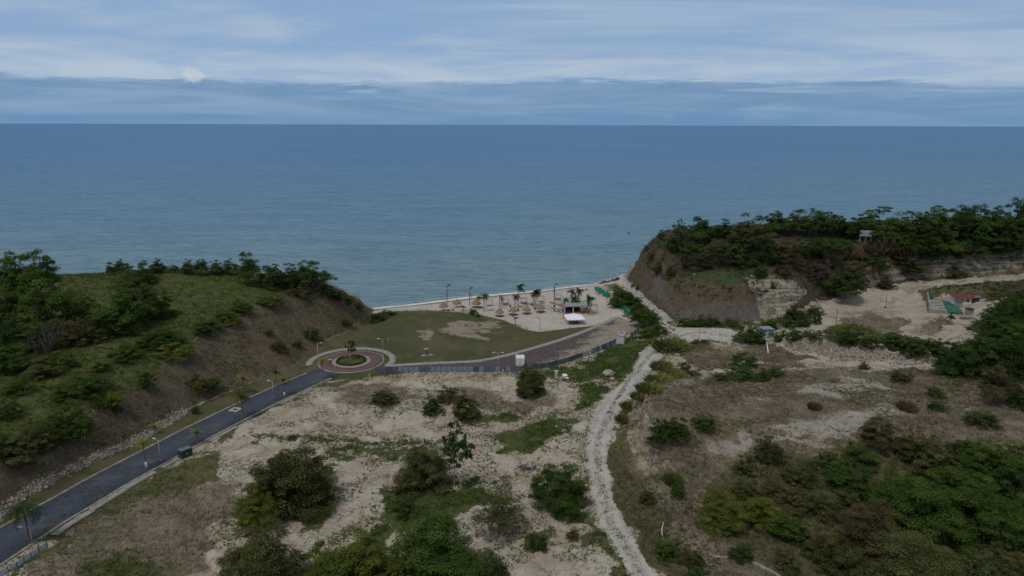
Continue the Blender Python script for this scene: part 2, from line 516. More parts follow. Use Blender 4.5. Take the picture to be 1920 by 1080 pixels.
# angle-space coordinate for near-horizon bands
cma = wt.new('ShaderNodeCombineXYZ'); wt.link(azd, cma.inputs[0]); wt.link(eld, cma.inputs[1])
av = cma.outputs[0]
strk = wt.noise(wt.scale(pv, (0.30, 0.5, 1)), 1.0, 6, 0.60, 1.2)
strk2 = wt.noise(wt.scale(av, (0.045, 0.30, 1)), 1.0, 7, 0.60, 1.6)
big = wt.noise(wt.scale(av, (0.022, 0.16, 1)), 1.0, 3, 0.5)
cov = wt.math('ADD', wt.math('MULTIPLY', strk, 0.45), wt.math('MULTIPLY', strk2, 0.55))
cov = wt.math('ADD', cov, wt.math('MULTIPLY', wt.math('SUBTRACT', big, 0.5), 0.35))
cov = wt.math('ADD', cov, wt.math('MULTIPLY', wt.smap(azd, -30, 10, 0, 1), 0.10))
cirr = wt.smap(cov, 0.38, 0.66)
blue = (0.250, 0.400, 0.635)
haze_w = wt.smap(eld, 2.0, 8.0)
bluec = wt.mix(haze_w, (0.25, 0.41, 0.65), blue)
cw = wt.mix(wt.smap(strk, 0.35, 0.65), (0.270, 0.405, 0.610), (0.385, 0.495, 0.645))
layer1 = wt.mix(cirr, bluec, cw)
# warm bright rim just above the low bank
rim = wt.math('MULTIPLY', wt.smap(eld, 2.4, 3.4), wt.smap(eld, 6.2, 3.8))
layer1 = wt.mix(wt.math('MULTIPLY', rim, wt.smap(strk2, 0.38, 0.62, 0.25, 0.75)), layer1, (0.52, 0.60, 0.70))
# low blue-grey bank
edge_n = wt.noise(wt.scale(av, (0.05, 0.0, 1)), 1.0, 5, 0.6)
edge_f = wt.noise(wt.scale(av, (0.13, 1.6, 1)), 1.0, 7, 0.68, .6)
edge = wt.math('ADD', wt.math('MULTIPLY', wt.math('SUBTRACT', edge_n, 0.5), 1.7), 3.15)
edge = wt.math('ADD', edge, wt.math('MULTIPLY', wt.math('SUBTRACT', edge_f, 0.5), 2.2))
bump1 = wt.math('MULTIPLY', wt.smap(wt.math('ABSOLUTE', wt.math('SUBTRACT', azd, 6.0)), 14, 3), 0.45)
edge = wt.math('ADD', edge, bump1)
edge = wt.math('SUBTRACT', edge, wt.math('MULTIPLY', wt.smap(azd, 22, 40), 0.9))
bank = wt.smap(wt.math('SUBTRACT', edge, eld), -0.14, 0.30)
bstr = wt.noise(wt.scale(av, (0.060, 0.62, 1)), 1.0, 7, 0.60, 1.1)
bcol = wt.mix(wt.smap(bstr, 0.36, 0.64), (0.155, 0.290, 0.490), (0.245, 0.375, 0.560))
bcol = wt.mix(wt.math('MULTIPLY', wt.smap(eld, 1.3, 0.15), 0.60), bcol, (0.130, 0.285, 0.505))
bstr2 = wt.noise(wt.scale(av, (0.045, 0.95, 1)), 1.3, 6, 0.6, 0.9)
bcol = wt.mix(wt.math('MULTIPLY', wt.smap(bstr2, 0.58, 0.70), wt.smap(eld, 0.6, 1.5, 0, .6)), bcol, (0.36, 0.475, 0.62))
layer2 = wt.mix(bank, layer1, bcol)
# one small bright cumulus top over the bank
dax = wt.math('DIVIDE', wt.math('ADD', azd, 24.2), 1.15)
day = wt.math('DIVIDE', wt.math('SUBTRACT', eld, 3.35), 0.65)
dd = wt.math('SQRT', wt.math('ADD', wt.math('MULTIPLY', dax, dax), wt.math('MULTIPLY', day, day)))
puff = wt.noise(wt.scale(av, (1.1, 1.5, 1)), 1.0, 6, 0.65, .5)
cum = wt.smap(wt.math('ADD', dd, wt.math('MULTIPLY', wt.math('SUBTRACT', puff, 0.5), 2.6)), 1.05, 0.35)
cum = wt.math('MULTIPLY', cum, wt.smap(eld, 2.6, 3.0))
layer2 = wt.mix(wt.math('MULTIPLY', cum, 0.7), layer2, (0.58, 0.64, 0.70))
# overcast dome further up: darker grey-blue cloud with brighter breaks
dome_n = wt.noise(wt.scale(pv, (0.9, 0.9, 1)), 1.0, 5, 0.55)
SKY_DOME_LO, SKY_DOME_HI = (0.23, 0.28, 0.34), (0.46, 0.48, 0.50)
dome = wt.mix(wt.smap(dome_n, 0.35, 0.65), SKY_DOME_LO, SKY_DOME_HI)
cloud = wt.mix(wt.smap(eld, 10, 24), layer2, dome)
bg_s = wt.new('ShaderNodeBackground'); wt.link(sky.outputs[0], bg_s.inputs[0]); bg_s.inputs[1].default_value = 0.06
bg_c = wt.new('ShaderNodeBackground'); wt.link(cloud, bg_c.inputs[0]); bg_c.inputs[1].default_value = 1.0
mixs = wt.new('ShaderNodeMixShader'); mixs.inputs[0].default_value = 0.92
wt.link(bg_s.outputs[0], mixs.inputs[1]); wt.link(bg_c.outputs[0], mixs.inputs[2])
wo = wt.new('ShaderNodeOutputWorld'); wt.link(mixs.outputs[0], wo.inputs[0])

sl = bpy.data.lights.new('sun', 'SUN'); sl.energy = 1.4; sl.angle = R(14); sl.color = (1.0, 0.95, 0.88)
so = link(bpy.data.objects.new('sun', sl))
sd = Vector((math.sin(SUN_AZ) * math.cos(SUN_EL), math.cos(SUN_AZ) * math.cos(SUN_EL), math.sin(SUN_EL)))
so.rotation_euler = (-sd).to_track_quat('-Z', 'Y').to_euler()
so.location = (0, 0, 200)

scene.view_settings.view_transform = 'Standard'
scene.view_settings.look = 'None'
scene.view_settings.exposure = 0.0
scene.view_settings.gamma = 1.0
scene.render.engine = 'CYCLES'
scene.cycles.use_denoising = True
scene.cycles.max_bounces = 4
scene.cycles.diffuse_bounces = 2
scene.cycles.glossy_bounces = 3
scene.cycles.transparent_max_bounces = 4

# ------------------------------------------------------------------ ground masks (photo tracings laid on the ground)
HILL_GREEN = [(-300,440),(0,440),(620,440),(612,540),(600,538),(574,545),(545,565),(470,596),(400,640),(340,680),(280,720),(215,752),(150,800),(75,850),(0,862),(-300,900)]
EMBANK = [(600,530),(640,545),(678,562),(704,579),(700,592),(650,624),(600,643),(560,682),(480,715),(363,762),(315,786),(241,830),(148,871),(55,918),(0,964),(-300,1110),(-300,900),(0,855),(67,845),(141,800),(207,745),(267,716),(319,670),(375,628),(439,590),(525,553),(574,532)]
DITCH = [(-60,1000),(0,958),(55,914),(148,866),(241,825),(315,782),(345,766),(352,772),(315,797),(241,840),(148,880),(55,930),(0,978),(-60,1020)]
BEACH = [(600,560),(700,560),(1165,490),(1182,528),(1168,534),(1150,533),(1128,536),(1112,538),(1118,552),(1140,566),(1170,588),(1160,594),(1110,611),(1050,618),(1000,620),(978,613),(945,600),(905,589),(860,583),(800,580),(740,582),(690,590)]
LAWN_BARE = [[(815,612),(850,602),(880,601),(895,612),(918,625),(912,640),(870,632),(830,626)],[(880,596),(930,600),(950,612),(930,622),(900,612)],[(760,622),(800,620),(815,632),(780,640)]]
RED_BARE = [[(1092,614),(1140,600),(1158,596),(1150,606),(1100,622)],[(840,668),(880,664),(895,672),(850,676)],[(740,640),(790,645),(780,655),(745,652)]]
DRYRIGHT = [(1178,772),(1190,745),(1230,702),(1300,694),(1350,705),(1450,684),(1560,688),(1750,692),(1850,715),(2300,740),(2300,1300),(1235,1300),(1240,1080),(1205,985),(1175,920),(1158,860),(1160,805)]
DRYMOUND = [(1240,648),(1290,640),(1330,650),(1400,652),(1460,648),(1520,668),(1480,682),(1400,680),(1320,692),(1262,668)]
BARE_R = [[(1210,722),(1232,706),(1290,700),(1320,702),(1300,716),(1240,724)],[(1460,745),(1500,722),(1560,716),(1600,706),(1660,722),(1655,745),(1600,740),(1560,752),(1480,755)],[(1440,800),(1500,782),(1590,776),(1690,764),(1720,772),(1640,800),(1560,830),(1460,812)],[(1385,760),(1430,752),(1445,758),(1400,768)],[(1445,825),(1480,818),(1540,838),(1530,850),(1460,838)],[(1800,760),(1870,770),(1865,776),(1800,768)],[(1300,830),(1390,805),(1420,815),(1340,850)]]
LUSH = [[(1000,694),(1040,690),(1110,668),(1160,648),(1215,612),(1248,604),(1236,630),(1205,658),(1188,690),(1162,714),(1112,712),(1050,714),(1005,712)],[(1066,722),(1100,714),(1142,728),(1122,758),(1085,772),(1064,748)],
 [(740,900),(850,912),(895,892),(930,920),(905,952),(860,972),(770,990),(720,978)],[(598,858),(640,848),(700,844),(780,848),(775,856),(700,864),(620,866)],
 [(960,820),(1020,800),(1050,784),(1092,778),(1100,796),(1060,812),(1010,838),(960,850),(940,838)],[(1090,930),(1108,950),(1125,1000),(1165,1070),(1190,1120),(1150,1120),(1110,1030),(1080,960)],
 [(885,1030),(930,1030),(960,1060),(950,1090),(880,1090)],[(150,1060),(240,1045),(330,1060),(340,1100),(130,1100)],[(870,790),(930,778),(985,768),(1000,790),(960,802),(890,806)],
 [(480,808),(560,818),(640,828),(740,833),(800,833),(800,838),(700,841),(600,835),(500,821)],[(1140,540),(1175,542),(1215,575),(1248,604),(1210,610),(1180,596),(1150,562)],[(1250,604),(1330,602),(1440,606),(1500,590),(1545,580),(1535,600),(1480,612),(1400,615),(1330,612),(1262,612)],
 [(1540,620),(1600,612),(1720,630),(1770,650),(1740,660),(1640,650),(1560,640)],[(1840,600),(1870,560),(2000,560),(2000,730),(1760,720),(1760,680),(1800,650)],[(985,1000),(1010,990),(1040,1020),(1020,1040),(990,1030)],
 [(560,905),(640,870),(680,880),(640,930),(620,990),(560,1000)],[(620,1060),(700,985),(760,975),(760,1080),(620,1090)]]
VERGE = [[(1085,905),(1102,880),(1118,955),(1148,1035),(1190,1110),(1140,1110),(1095,1005)],[(1152,800),(1178,810),(1200,870),(1222,905),(1262,960),(1330,1090),(1250,1100),(1196,1000),(1160,930),(1150,870)],[(1340,900),(1420,870),(1560,860),(1900,860),(2100,900),(2100,1300),(1480,1300),(1440,1090),(1340,1020)],[(240,925),(340,872),(410,846),(418,900),(380,932),(300,938),(180,992),(90,1050),(10,1100),(40,1060),(100,1010),(160,962)],[(420,800),(560,735),(640,705),(700,700),(640,725),(560,745),(470,800),(400,830)],[(1715,545),(1760,535),(1880,528),(1880,545),(1840,560),(1780,552),(1740,556)],
 [(1260,640),(1290,640),(1330,650),(1300,660),(1240,662)]]
DRYDIRT = [[(60,1060),(180,985),(300,930),(440,905),(455,960),(400,1000),(440,1060),(300,1110),(60,1110)],[(1565,602),(1640,588),(1705,600),(1690,622),(1600,624)],[(1700,612),(1760,600),(1800,612),(1760,625)],[(620,735),(700,715),(760,725),(820,735),(900,730),(960,740),(1020,735),(1050,750),(1000,770),(900,762),(850,760),(760,752),(690,752),(650,750)],[(180,960),(300,940),(400,940),(420,975),(330,1000),(200,1040),(120,1060)],[(705,699),(1000,697),(1000,705),(705,707)]]
TRACK = [(1246,598),(1222,640),(1196,662),(1182,698),(1132,742),(1106,782),(1100,822),(1101,882),(1112,932),(1134,1002),(1180,1080),(1240,1200),(1320,1200),(1236,1080),(1190,1010),(1152,930),(1142,870),(1146,810),(1172,760),(1207,715),(1238,674),(1262,650),(1330,640),(1382,648),(1388,618),(1300,612),(1262,614)]
TRACK_C = wline([(1215,1100,10.1),(1150,990,9.2),(1122,900,8.2),(1120,830,7.2),(1140,770,6.4),(1180,710,5.8),(1215,670,5.5),(1245,640,5.4),(1290,625,5.5),(1380,632,6.0)])
PATH = [(1166,520),(1182,530),(1205,552),(1240,580),(1262,602),(1246,606),(1225,590),(1192,562),(1172,545),(1150,533)]
FLAT = [(1378,640),(1385,618),(1440,640),(1480,618),(1500,606),(1540,566),(1600,546),(1700,530),(1800,521),(1940,512),(1940,523),(1830,530),(1740,541),(1720,548),(1745,556),(1790,555),(1850,566),(1838,600),(1812,636),(1740,640),(1660,640),(1560,616),(1490,626)]
RUBBLE = [(1468,634),(1500,634),(1560,640),(1640,646),(1752,660),(1758,676),(1650,678),(1560,672),(1490,656)]
WALL_DARK = [(1262,590),(1300,572),(1340,564),(1430,566),(1442,602),(1300,606),(1262,602)]
SLIDE = [(1215,540),(1240,500),(1250,490),(1245,520),(1250,560),(1270,580),(1262,592),(1240,570)]
RUST = [(1170,527),(1185,500),(1215,470),(1245,470),(1240,505),(1262,515),(1285,522),(1330,528),(1390,534),(1408,536),(1428,570),(1340,570),(1300,580),(1262,600),(1225,575),(1195,548)]
TERRACE = [(1278,514),(1320,506),(1400,498),(1402,530),(1345,533),(1300,525)]
SCARP = [(1168,764),(1188,742),(1203,770),(1219,820),(1240,878),(1226,892),(1204,852),(1186,806)]
STRATA = [[(1396,514),(1480,514),(1492,530),(1520,545),(1500,565),(1470,598),(1436,600),(1424,562),(1408,536)],[(1600,525),(1625,500),(1660,486),(1780,478),(1940,466),(1940,512),(1780,520),(1700,524),(1600,546),(1550,554)]]
HEADLAND = [(1160,380),(2300,360),(2300,470),(1930,468),(1780,480),(1660,490),(1600,520),(1540,560),(1500,580),(1490,530),(1480,515),(1396,513),(1320,505),(1262,514),(1240,500),(1232,450)]

def soft(px, py, polys, w, wy=None):
    if not isinstance(polys[0], list): polys = [polys]
    out = np.zeros(px.shape)
    for p in polys:
        out = np.maximum(out, sstep(-w, w, poly_sd(px, py, p)))
    return out

def gz_flat(px, py): return soft(px, py, FLAT, 3)

def ground_masks(X, Y, Z):
    px, py = proj(X, Y, Z)
    # organic wobble of the traced outlines, in ground metres
    ppm = 1280.0 / np.maximum(60, np.hypot(np.hypot(X, Y), Z - CAM_H))
    wx = ((fbm(X / 11, Y / 11, 21, 4) - 0.5) * 13 + (fbm(X / 3, Y / 3, 22, 3) - .5) * 6) * ppm
    wy = ((fbm(X / 11, Y / 11, 31, 4) - 0.5) * 13 + (fbm(X / 3, Y / 3, 32, 3) - .5) * 6) * ppm * .5
    qx, qy = px + wx, py + wy
    S2 = 1.6 * ppm
    m = {}
    headback = sstep(60, 80, X) * sstep(284, 292, Y)
    leftback = sstep(-70, -80, X) * sstep(232, 240, Y)
    m['beach'] = soft(px + wx * .08, py + wy * .08, BEACH, 2.0) * (Z < 3.4)
    m['beach'] = np.maximum(m['beach'], (Z < 0.9) * sstep(62, 50, X) * sstep(-80, -70, X) * sstep(150, 200, Y))
    lawn = soft(px + wx * .06, py + wy * .06, LAWN, 2.0)
    bare = soft(qx, qy, LAWN_BARE, S2)
    m['lawn'] = lawn
    m['bare'] = bare * lawn
    red = soft(qx, qy, RED_BARE, 4)
    hill = soft(qx, qy, HILL_GREEN, S2)
    emb = soft(px + wx * .3, py + wy * .3, EMBANK, 4)
    hill = hill * (1 - 0.9 * emb * (1 - sstep(0.45, 0.6, fbm(X / 7, Y / 7, 77, 3)) * .4))
    m['lush'] = np.maximum(hill * (1 - lawn), soft(qx, qy, LUSH, S2))
    m['lush'] = np.maximum(m['lush'], leftback)
    ver = soft(qx, qy, VERGE, S2)
    m['verge'] = ver
    m['dry'] = np.maximum.reduce([emb * (1 - lawn), soft(qx, qy, DRYRIGHT, 4) * (1 - 0.75 * soft(qx, qy, BARE_R, S2)), soft(qx, qy, DRYMOUND, 4) * .9, soft(qx, qy, DRYDIRT, S2) * .62])
    m['emb'] = emb * (1 - lawn)
    m['bare_r'] = soft(qx, qy, BARE_R, S2)
    m['track'] = np.maximum(soft(px + wx * .15, py + wy * .15, TRACK, 3), soft(px + wx * .08, py + wy * .08, PATH, 2) * .9)
    head = soft(qx, qy, HEADLAND, S2)
    head = np.maximum(head, headback * (Z > .5))
    head = np.maximum(head, sstep(40, 60, X) * sstep(232, 238, Y) * (Z > 10.5) * (gz_flat(px, py) < .5))
    m['head'] = head
    m['rust'] = np.maximum(soft(px + wx * .4, py + wy * .4, RUST, 3) * (1 - 0 * head), red)
    m['terr'] = soft(px + wx * .4, py + wy * .4, TERRACE, 3)
    m['wall'] = np.maximum(soft(px + wx * .3, py + wy * .3, WALL_DARK, 3), soft(px + wx * .4, py + wy * .4, SLIDE, 3))
    m['strata'] = soft(px + wx * .4, py + wy * .4, STRATA, 3)
    sd_, fd_ = scarp_sd(X, Y)
    m['scarp'] = fd_ * sstep(2.4, .9, np.abs(sd_ + .4 + (fbm(X / 3.5, Y / 3.5, 45, 3) - .5) * 4.0))
    m['flat'] = soft(qx, qy, FLAT, 3)
    m['rubble'] = np.maximum(soft(px + wx * .5, py + wy * .5, RUBBLE, 4), soft(px + wx * .1, py + wy * .1, DITCH, 3))
    dl, _z = line_dist(X, Y, TRACK_C)
    m['rut'] = sstep(.75, .25, np.abs(dl - 1.15 + .5 * (fbm(X / 4, Y / 4, 81, 2) - .5))) * m['track']
    m['mid'] = sstep(.9, .3, dl) * m['track']
    for k in ('lush', 'dry', 'verge'):
        m[k] = m[k] * (1 - m['track'])
    return m

# ------------------------------------------------------------------ ground mesh
rowsY = [34.0]
while rowsY[-1] < 420: rowsY.append(rowsY[-1] * 1.0043 + 0.02)
rowsY = np.array(rowsY); NC = 760
tanx = np.linspace(-1.18, 1.18, NC)
GY, GT = np.meshgrid(rowsY, tanx, indexing='ij')
GX = GT * (GY * 0.9 + 16)
GZ = height(GX, GY)
gm = ground_masks(GX, GY, GZ)
# erosion relief: ribs on the cut faces, ruts on the track
rib = (fbm(GX / 1.6, GZ / 2.2, 51, 3) - .5)
cut = np.maximum(np.maximum(gm['strata'], gm['scarp']), np.maximum(gm['rust'] * (GX > 40), gm['wall']))
gul = fbm(GX / 2.6 + GZ * .05, GY / 11, 53, 3) - .5
GZ = GZ + cut * (rib * 1.2 + gul * 2.4 * (gm['rust'] * (GX > 40)) + gul * 1.0 * gm['wall'])
GZ = GZ + gm['strata'] * np.round(((GZ / 1.1) % 1.0)) * 0.25
GZ = GZ + gm['rubble'] * ((fbm(GX / 1.1, GY / 1.1, 61, 2) - .45) * 1.3 + (GX > 0) * (fbm(GX / 4, GY / 3, 64, 3) - .40) * 5.2)
GZ = GZ - gm['track'] * 0.12 + gm['track'] * (fbm(GX / 1.6, GY / 5, 62, 3) - .5) * .16 - gm['rut'] * .10
GZ = GZ + (gm['lush'] * 0.5 + gm['dry'] * .3) * (fbm(GX / 1.5, GY / 1.5, 63, 3) - .5) * (1 - gm['lawn'])
nr = len(rowsY)
ii = np.arange(nr * NC).reshape(nr, NC)
F = np.stack([ii[:-1, :-1], ii[:-1, 1:], ii[1:, 1:], ii[1:, :-1]], -1).reshape(-1, 4)
ground_me = mesh_np('ground', np.stack([GX, GY, GZ], -1).reshape(-1, 3), F, smooth=True)
def fattr(me, name, arr):
    a = me.attributes.new(name, 'FLOAT', 'POINT'); a.data.foreach_set('value', np.asarray(arr, np.float32).ravel())
for k in gm: fattr(ground_me, 'm_' + k, gm[k])

gmat, t, b = new_mat('ground_soil')
pos = t.new('ShaderNodeNewGeometry').outputs['Position']
def att(nm):
    a = t.new('ShaderNodeAttribute'); a.attribute_name = nm; return a.outputs['Fac']
n_big = t.noise(pos, 0.06, 5, 0.55)
n_mid = t.noise(pos, 0.35, 5, 0.6, 0.6)
n_fin = t.noise(pos, 1.6, 5, 0.65)
n_spk = t.noise(pos, 5.0, 3, 0.7)
def edge_f(mask, lo=0.35, hi=0.65, k=0.9):
    """mask broken up by noise"""
    v = t.math('ADD', att(mask), t.math('MULTIPLY', t.math('SUBTRACT', n_fin, 0.5), k))
    v = t.math('ADD', v, t.math('MULTIPLY', t.math('SUBTRACT', n_mid, 0.5), k * .6))
    return t.smap(v, lo, hi)
# bare dirt
dirt = t.mix(t.smap(n_big, .35, .65), (0.310, 0.255, 0.198), (0.385, 0.335, 0.272))
n_sml = t.noise(pos, 0.14, 5, 0.62, 0.8)
dirt = t.mix(t.smap(n_sml, .50, .66, 0, .75), dirt, (0.245, 0.195, 0.145))
dirt = t.mix(t.smap(n_mid, .45, .68, 0, .6), dirt, (0.41, 0.370, 0.310))
dirt = t.mix(t.smap(t.noise(pos, 0.10, 5, .65, 1.4), .50, .62, 0, .75), dirt, (0.43, 0.400, 0.345))
dirt = t.mix(t.smap(n_fin, .52, .74, 0, .55), dirt, (0.22, 0.175, 0.13))
# thin weeds creeping over the dirt
weed_n = t.noise(pos, 0.11, 4, 0.6, 1.2)
weed = t.math('MULTIPLY', t.smap(weed_n, .46, .62), t.smap(n_fin, .43, .60))
weedc = t.mix(t.smap(n_mid, .35, .65), (0.060, 0.070, 0.026), (0.115, 0.095, 0.055))
col = t.mix(t.math('MULTIPLY', weed, .85), dirt, weedc)
# sand flat by the far yard
flatc = t.mix(t.smap(n_mid, .4, .7), (0.32, 0.28, 0.225), (0.40, 0.36, 0.30))
flatc = t.mix(t.smap(n_sml, .50, .64, 0, .7), flatc, (0.20, 0.165, 0.115))
flatc = t.mix(t.smap(n_fin, .58, .75, 0, .5), flatc, (0.20, 0.165, 0.115))
col = t.mix(edge_f('m_flat', .3, .6, .6), col, flatc)
# headland scrub litter
headc = t.mix(t.smap(n_mid, .38, .62), (0.050, 0.045, 0.030), (0.085, 0.062, 0.050))
headc = t.mix(t.smap(n_fin, .48, .66), headc, (0.045, 0.055, 0.024))
col = t.mix(edge_f('m_head'), col, headc)
rustc = t.mix(t.smap(n_fin, .38, .62), (0.072, 0.050, 0.032), (0.120, 0.090, 0.062))
rustc = t.mix(t.smap(n_mid, .52, .66, 0, .6), rustc, (0.068, 0.070, 0.034))
rustc = t.mix(t.smap(n_spk, .66, .74, 0, .8), rustc, (0.27, 0.23, 0.19))
col = t.mix(edge_f('m_rust', .35, .65, .5), col, rustc)
wallc = t.mix(t.smap(n_fin, .35, .65), (0.066, 0.062, 0.056), (0.120, 0.108, 0.092))
wallc = t.mix(t.smap(n_mid, .48, .62, 0, .6), wallc, (0.135, 0.105, 0.075))
wallc = t.mix(t.smap(n_spk, .66, .74, 0, .8), wallc, (0.30, 0.26, 0.22))
col = t.mix(edge_f('m_wall', .35, .65, .5), col, wallc)
terrc = t.mix(t.smap(n_fin, .35, .65), (0.036, 0.055, 0.022), (0.060, 0.085, 0.034))
col = t.mix(edge_f('m_terr', .35, .65, .4), col, terrc)
# bedded strata
sv = t.scale(pos, (0.035, 0.035, 1.5))
band = t.noise(sv, 1.0, 5, 0.65, 0.3)
stc = t.mix(t.smap(band, .42, .56), (0.118, 0.100, 0.080), (0.30, 0.262, 0.208))
stc = t.mix(t.smap(t.noise(t.scale(pos, (0.5, 0.5, 5.0)), 1.0, 4, .6), .56, .66, 0, .6), stc, (0.10, 0.088, 0.068))
stc = t.mix(t.smap(n_mid, .50, .64, 0, .75), stc, (0.088, 0.080, 0.046))
col = t.mix(edge_f('m_strata', .35, .65, .6), col, stc)
# grasses
dryc = t.mix(t.smap(n_mid, .35, .65), (0.175, 0.146, 0.105), (0.250, 0.208, 0.150))
dryc = t.mix(t.smap(t.noise(t.scale(pos, (3.0, 1.2, 2.0)), 1.0, 5, .7, 1.0), .35, .68), dryc, (0.108, 0.084, 0.062))
dryc = t.mix(t.smap(t.noise(pos, 0.16, 4, .6), .48, .66, 0, .75), dryc, (0.092, 0.092, 0.046))
embc = t.mix(t.smap(n_fin, .36, .64), (0.078, 0.062, 0.042), (0.140, 0.110, 0.076))
embc = t.mix(t.smap(n_sml, .52, .66, 0, .7), embc, (0.072, 0.072, 0.032))
dryc = t.mix(att('m_emb'), dryc, embc)
col = t.mix(edge_f('m_dry', .3, .6, .7), col, dryc)
barec = t.mix(t.smap(n_fin, .35, .65), (0.20, 0.18, 0.155), (0.33, 0.305, 0.27))
col = t.mix(t.math('MULTIPLY', edge_f('m_bare_r', .42, .75, 1.1), .75), col, barec)
lushc = t.mix(t.smap(n_mid, .35, .65), (0.052, 0.074, 0.020), (0.096, 0.116, 0.034))
lushc = t.mix(t.smap(n_fin, .48, .62, 0, .75), lushc, (0.11, 0.092, 0.050))
lushc = t.mix(t.smap(n_spk, .40, .62, .5, 0), lushc, (0.022, 0.034, 0.013))
col = t.mix(edge_f('m_lush', .35, .66, 1.7), col, lushc)
verc = t.mix(t.smap(n_fin, .35, .65), (0.062, 0.072, 0.028), (0.125, 0.108, 0.062))
col = t.mix(edge_f('m_verge', .38, .7, 1.0), col, verc)
lawnc = t.mix(t.smap(n_big, .38, .62), (0.062, 0.070, 0.027), (0.085, 0.083, 0.040))
lawnc = t.mix(t.smap(n_mid, .48, .68, 0, .7), lawnc, (0.045, 0.060, 0.020))
lawnc = t.mix(t.smap(t.noise(pos, 0.13, 5, .6, .5), .47, .64, 0, .9), lawnc, (0.112, 0.092, 0.055))
lawnc = t.mix(t.smap(n_spk, .55, .75, 0, .4), lawnc, (0.05, 0.06, 0.022))
col = t.mix(edge_f('m_lawn', .35, .65, .25), col, lawnc)
lb = t.mix(t.smap(n_fin, .35, .65), (0.22, 0.175, 0.13), (0.33, 0.28, 0.225))
lb = t.mix(t.smap(t.noise(pos, .3, 4, .6, 1.5), .52, .62, 0, .8), lb, (0.10, 0.095, 0.045))
col = t.mix(t.math('MULTIPLY', edge_f('m_bare', .4, .7, .9), .85), col, lb)
scc = t.mix(t.smap(n_fin, .35, .62), (0.20, 0.160, 0.115), (0.36, 0.31, 0.245))
scc = t.mix(t.smap(n_mid, .50, .62, 0, .8), scc, (0.12, 0.105, 0.06))
col = t.mix(edge_f('m_scarp', .3, .6, .9), col, scc)
# track, rubble, beach
trc = t.mix(t.smap(n_mid, .35, .65), (0.335, 0.312, 0.280), (0.43, 0.41, 0.375))
trc = t.mix(t.smap(t.noise(pos, 1.1, 3, .6), .56, .74, 0, .45), trc, (0.27, 0.24, 0.205))
trc = t.mix(t.smap(t.noise(pos, 0.9, 4, .7, 1.0), .57, .66, 0, .8), trc, (0.095, 0.092, 0.050))
trc = t.mix(t.math('MULTIPLY', att('m_rut'), t.smap(n_fin, .38, .55)), trc, (0.42, 0.40, 0.365))
trc = t.mix(t.math('MULTIPLY', att('m_mid'), t.smap(n_fin, .47, .60, 0, .65)), trc, (0.125, 0.118, 0.065))
col = t.mix(edge_f('m_track', .42, .74, 1.2), col, trc)
vor = t.new('ShaderNodeTexVoronoi'); t.link(pos, vor.inputs['Vector']); vor.inputs['Scale'].default_value = 1.5
rbc = t.mix(t.smap(vor.outputs['Distance'], .15, .5), (0.36, 0.325, 0.28), (0.17, 0.145, 0.115))
rbc = t.mix(t.smap(n_mid, .45, .6, 0, .7), rbc, (0.34, 0.29, 0.23))
rbc = t.mix(t.smap(n_fin, .56, .66, 0, .8), rbc, (0.075, 0.075, 0.042))
col = t.mix(edge_f('m_rubble', .35, .6, .5), col, rbc)
sepz = t.new('ShaderNodeSeparateXYZ'); t.link(pos, sepz.inputs[0])
bchc = t.mix(t.smap(n_mid, .35, .65), (0.40, 0.355, 0.315), (0.455, 0.41, 0.365))
bchc = t.mix(t.smap(n_fin, .55, .75, 0, .35), bchc, (0.30, 0.255, 0.22))
wet = t.smap(t.math('ADD', sepz.outputs[2], t.math('MULTIPLY', n_mid, .35)), .85, .42)
bchc = t.mix(wet, bchc, (0.215, 0.175, 0.15))
col = t.mix(edge_f('m_beach', .4, .6, .12), col, bchc)
t.setin(b.inputs['Base Color'], col)
b.inputs['Roughness'].default_value = 0.95
b.inputs['Specular IOR Level'].default_value = 0.12
hsum = t.math('ADD', t.math('MULTIPLY', n_fin, .6), t.math('MULTIPLY', n_spk, .3))
bp = t.new('ShaderNodeBump'); bp.inputs['Strength'].default_value = 0.55; bp.inputs['Distance'].default_value = 0.35
hsum = t.math('MULTIPLY', hsum, t.math('SUBTRACT', 1.0, t.math('MULTIPLY', att('m_lawn'), .7)))
hsum = t.math('MULTIPLY', hsum, t.math('SUBTRACT', 1.0, t.math('MULTIPLY', att('m_beach'), .7)))
hsum = t.math('MULTIPLY', hsum, t.math('SUBTRACT', 1.0, t.math('MULTIPLY', att('m_track'), .55)))
t.link(hsum, bp.inputs['Height']); t.link(bp.outputs[0], b.inputs['Normal'])
ground_me.materials.append(gmat)
ground = link(bpy.data.objects.new('ground', ground_me)); tag(ground, kind='structure')

# ------------------------------------------------------------------ sea
sy = np.concatenate([np.arange(170, 372, 1.0), np.geomspace(372, 70000, 130)])
stx = np.linspace(-1.35, 1.35, 420)
SY, STX = np.meshgrid(sy, stx, indexing='ij')
SX = STX * (SY + 20)
near = (SY < 450)
dep = np.full(SX.shape, 12.0)
dep[near] = -height(SX[near], SY[near])
sii = np.arange(SX.size).reshape(SX.shape)
SF = np.stack([sii[:-1, :-1], sii[:-1, 1:], sii[1:, 1:], sii[1:, :-1]], -1).reshape(-1, 4)
sea_me = mesh_np('sea', np.stack([SX, SY, np.zeros_like(SX)], -1).reshape(-1, 3), SF, smooth=True)
fattr(sea_me, 'depth', dep)
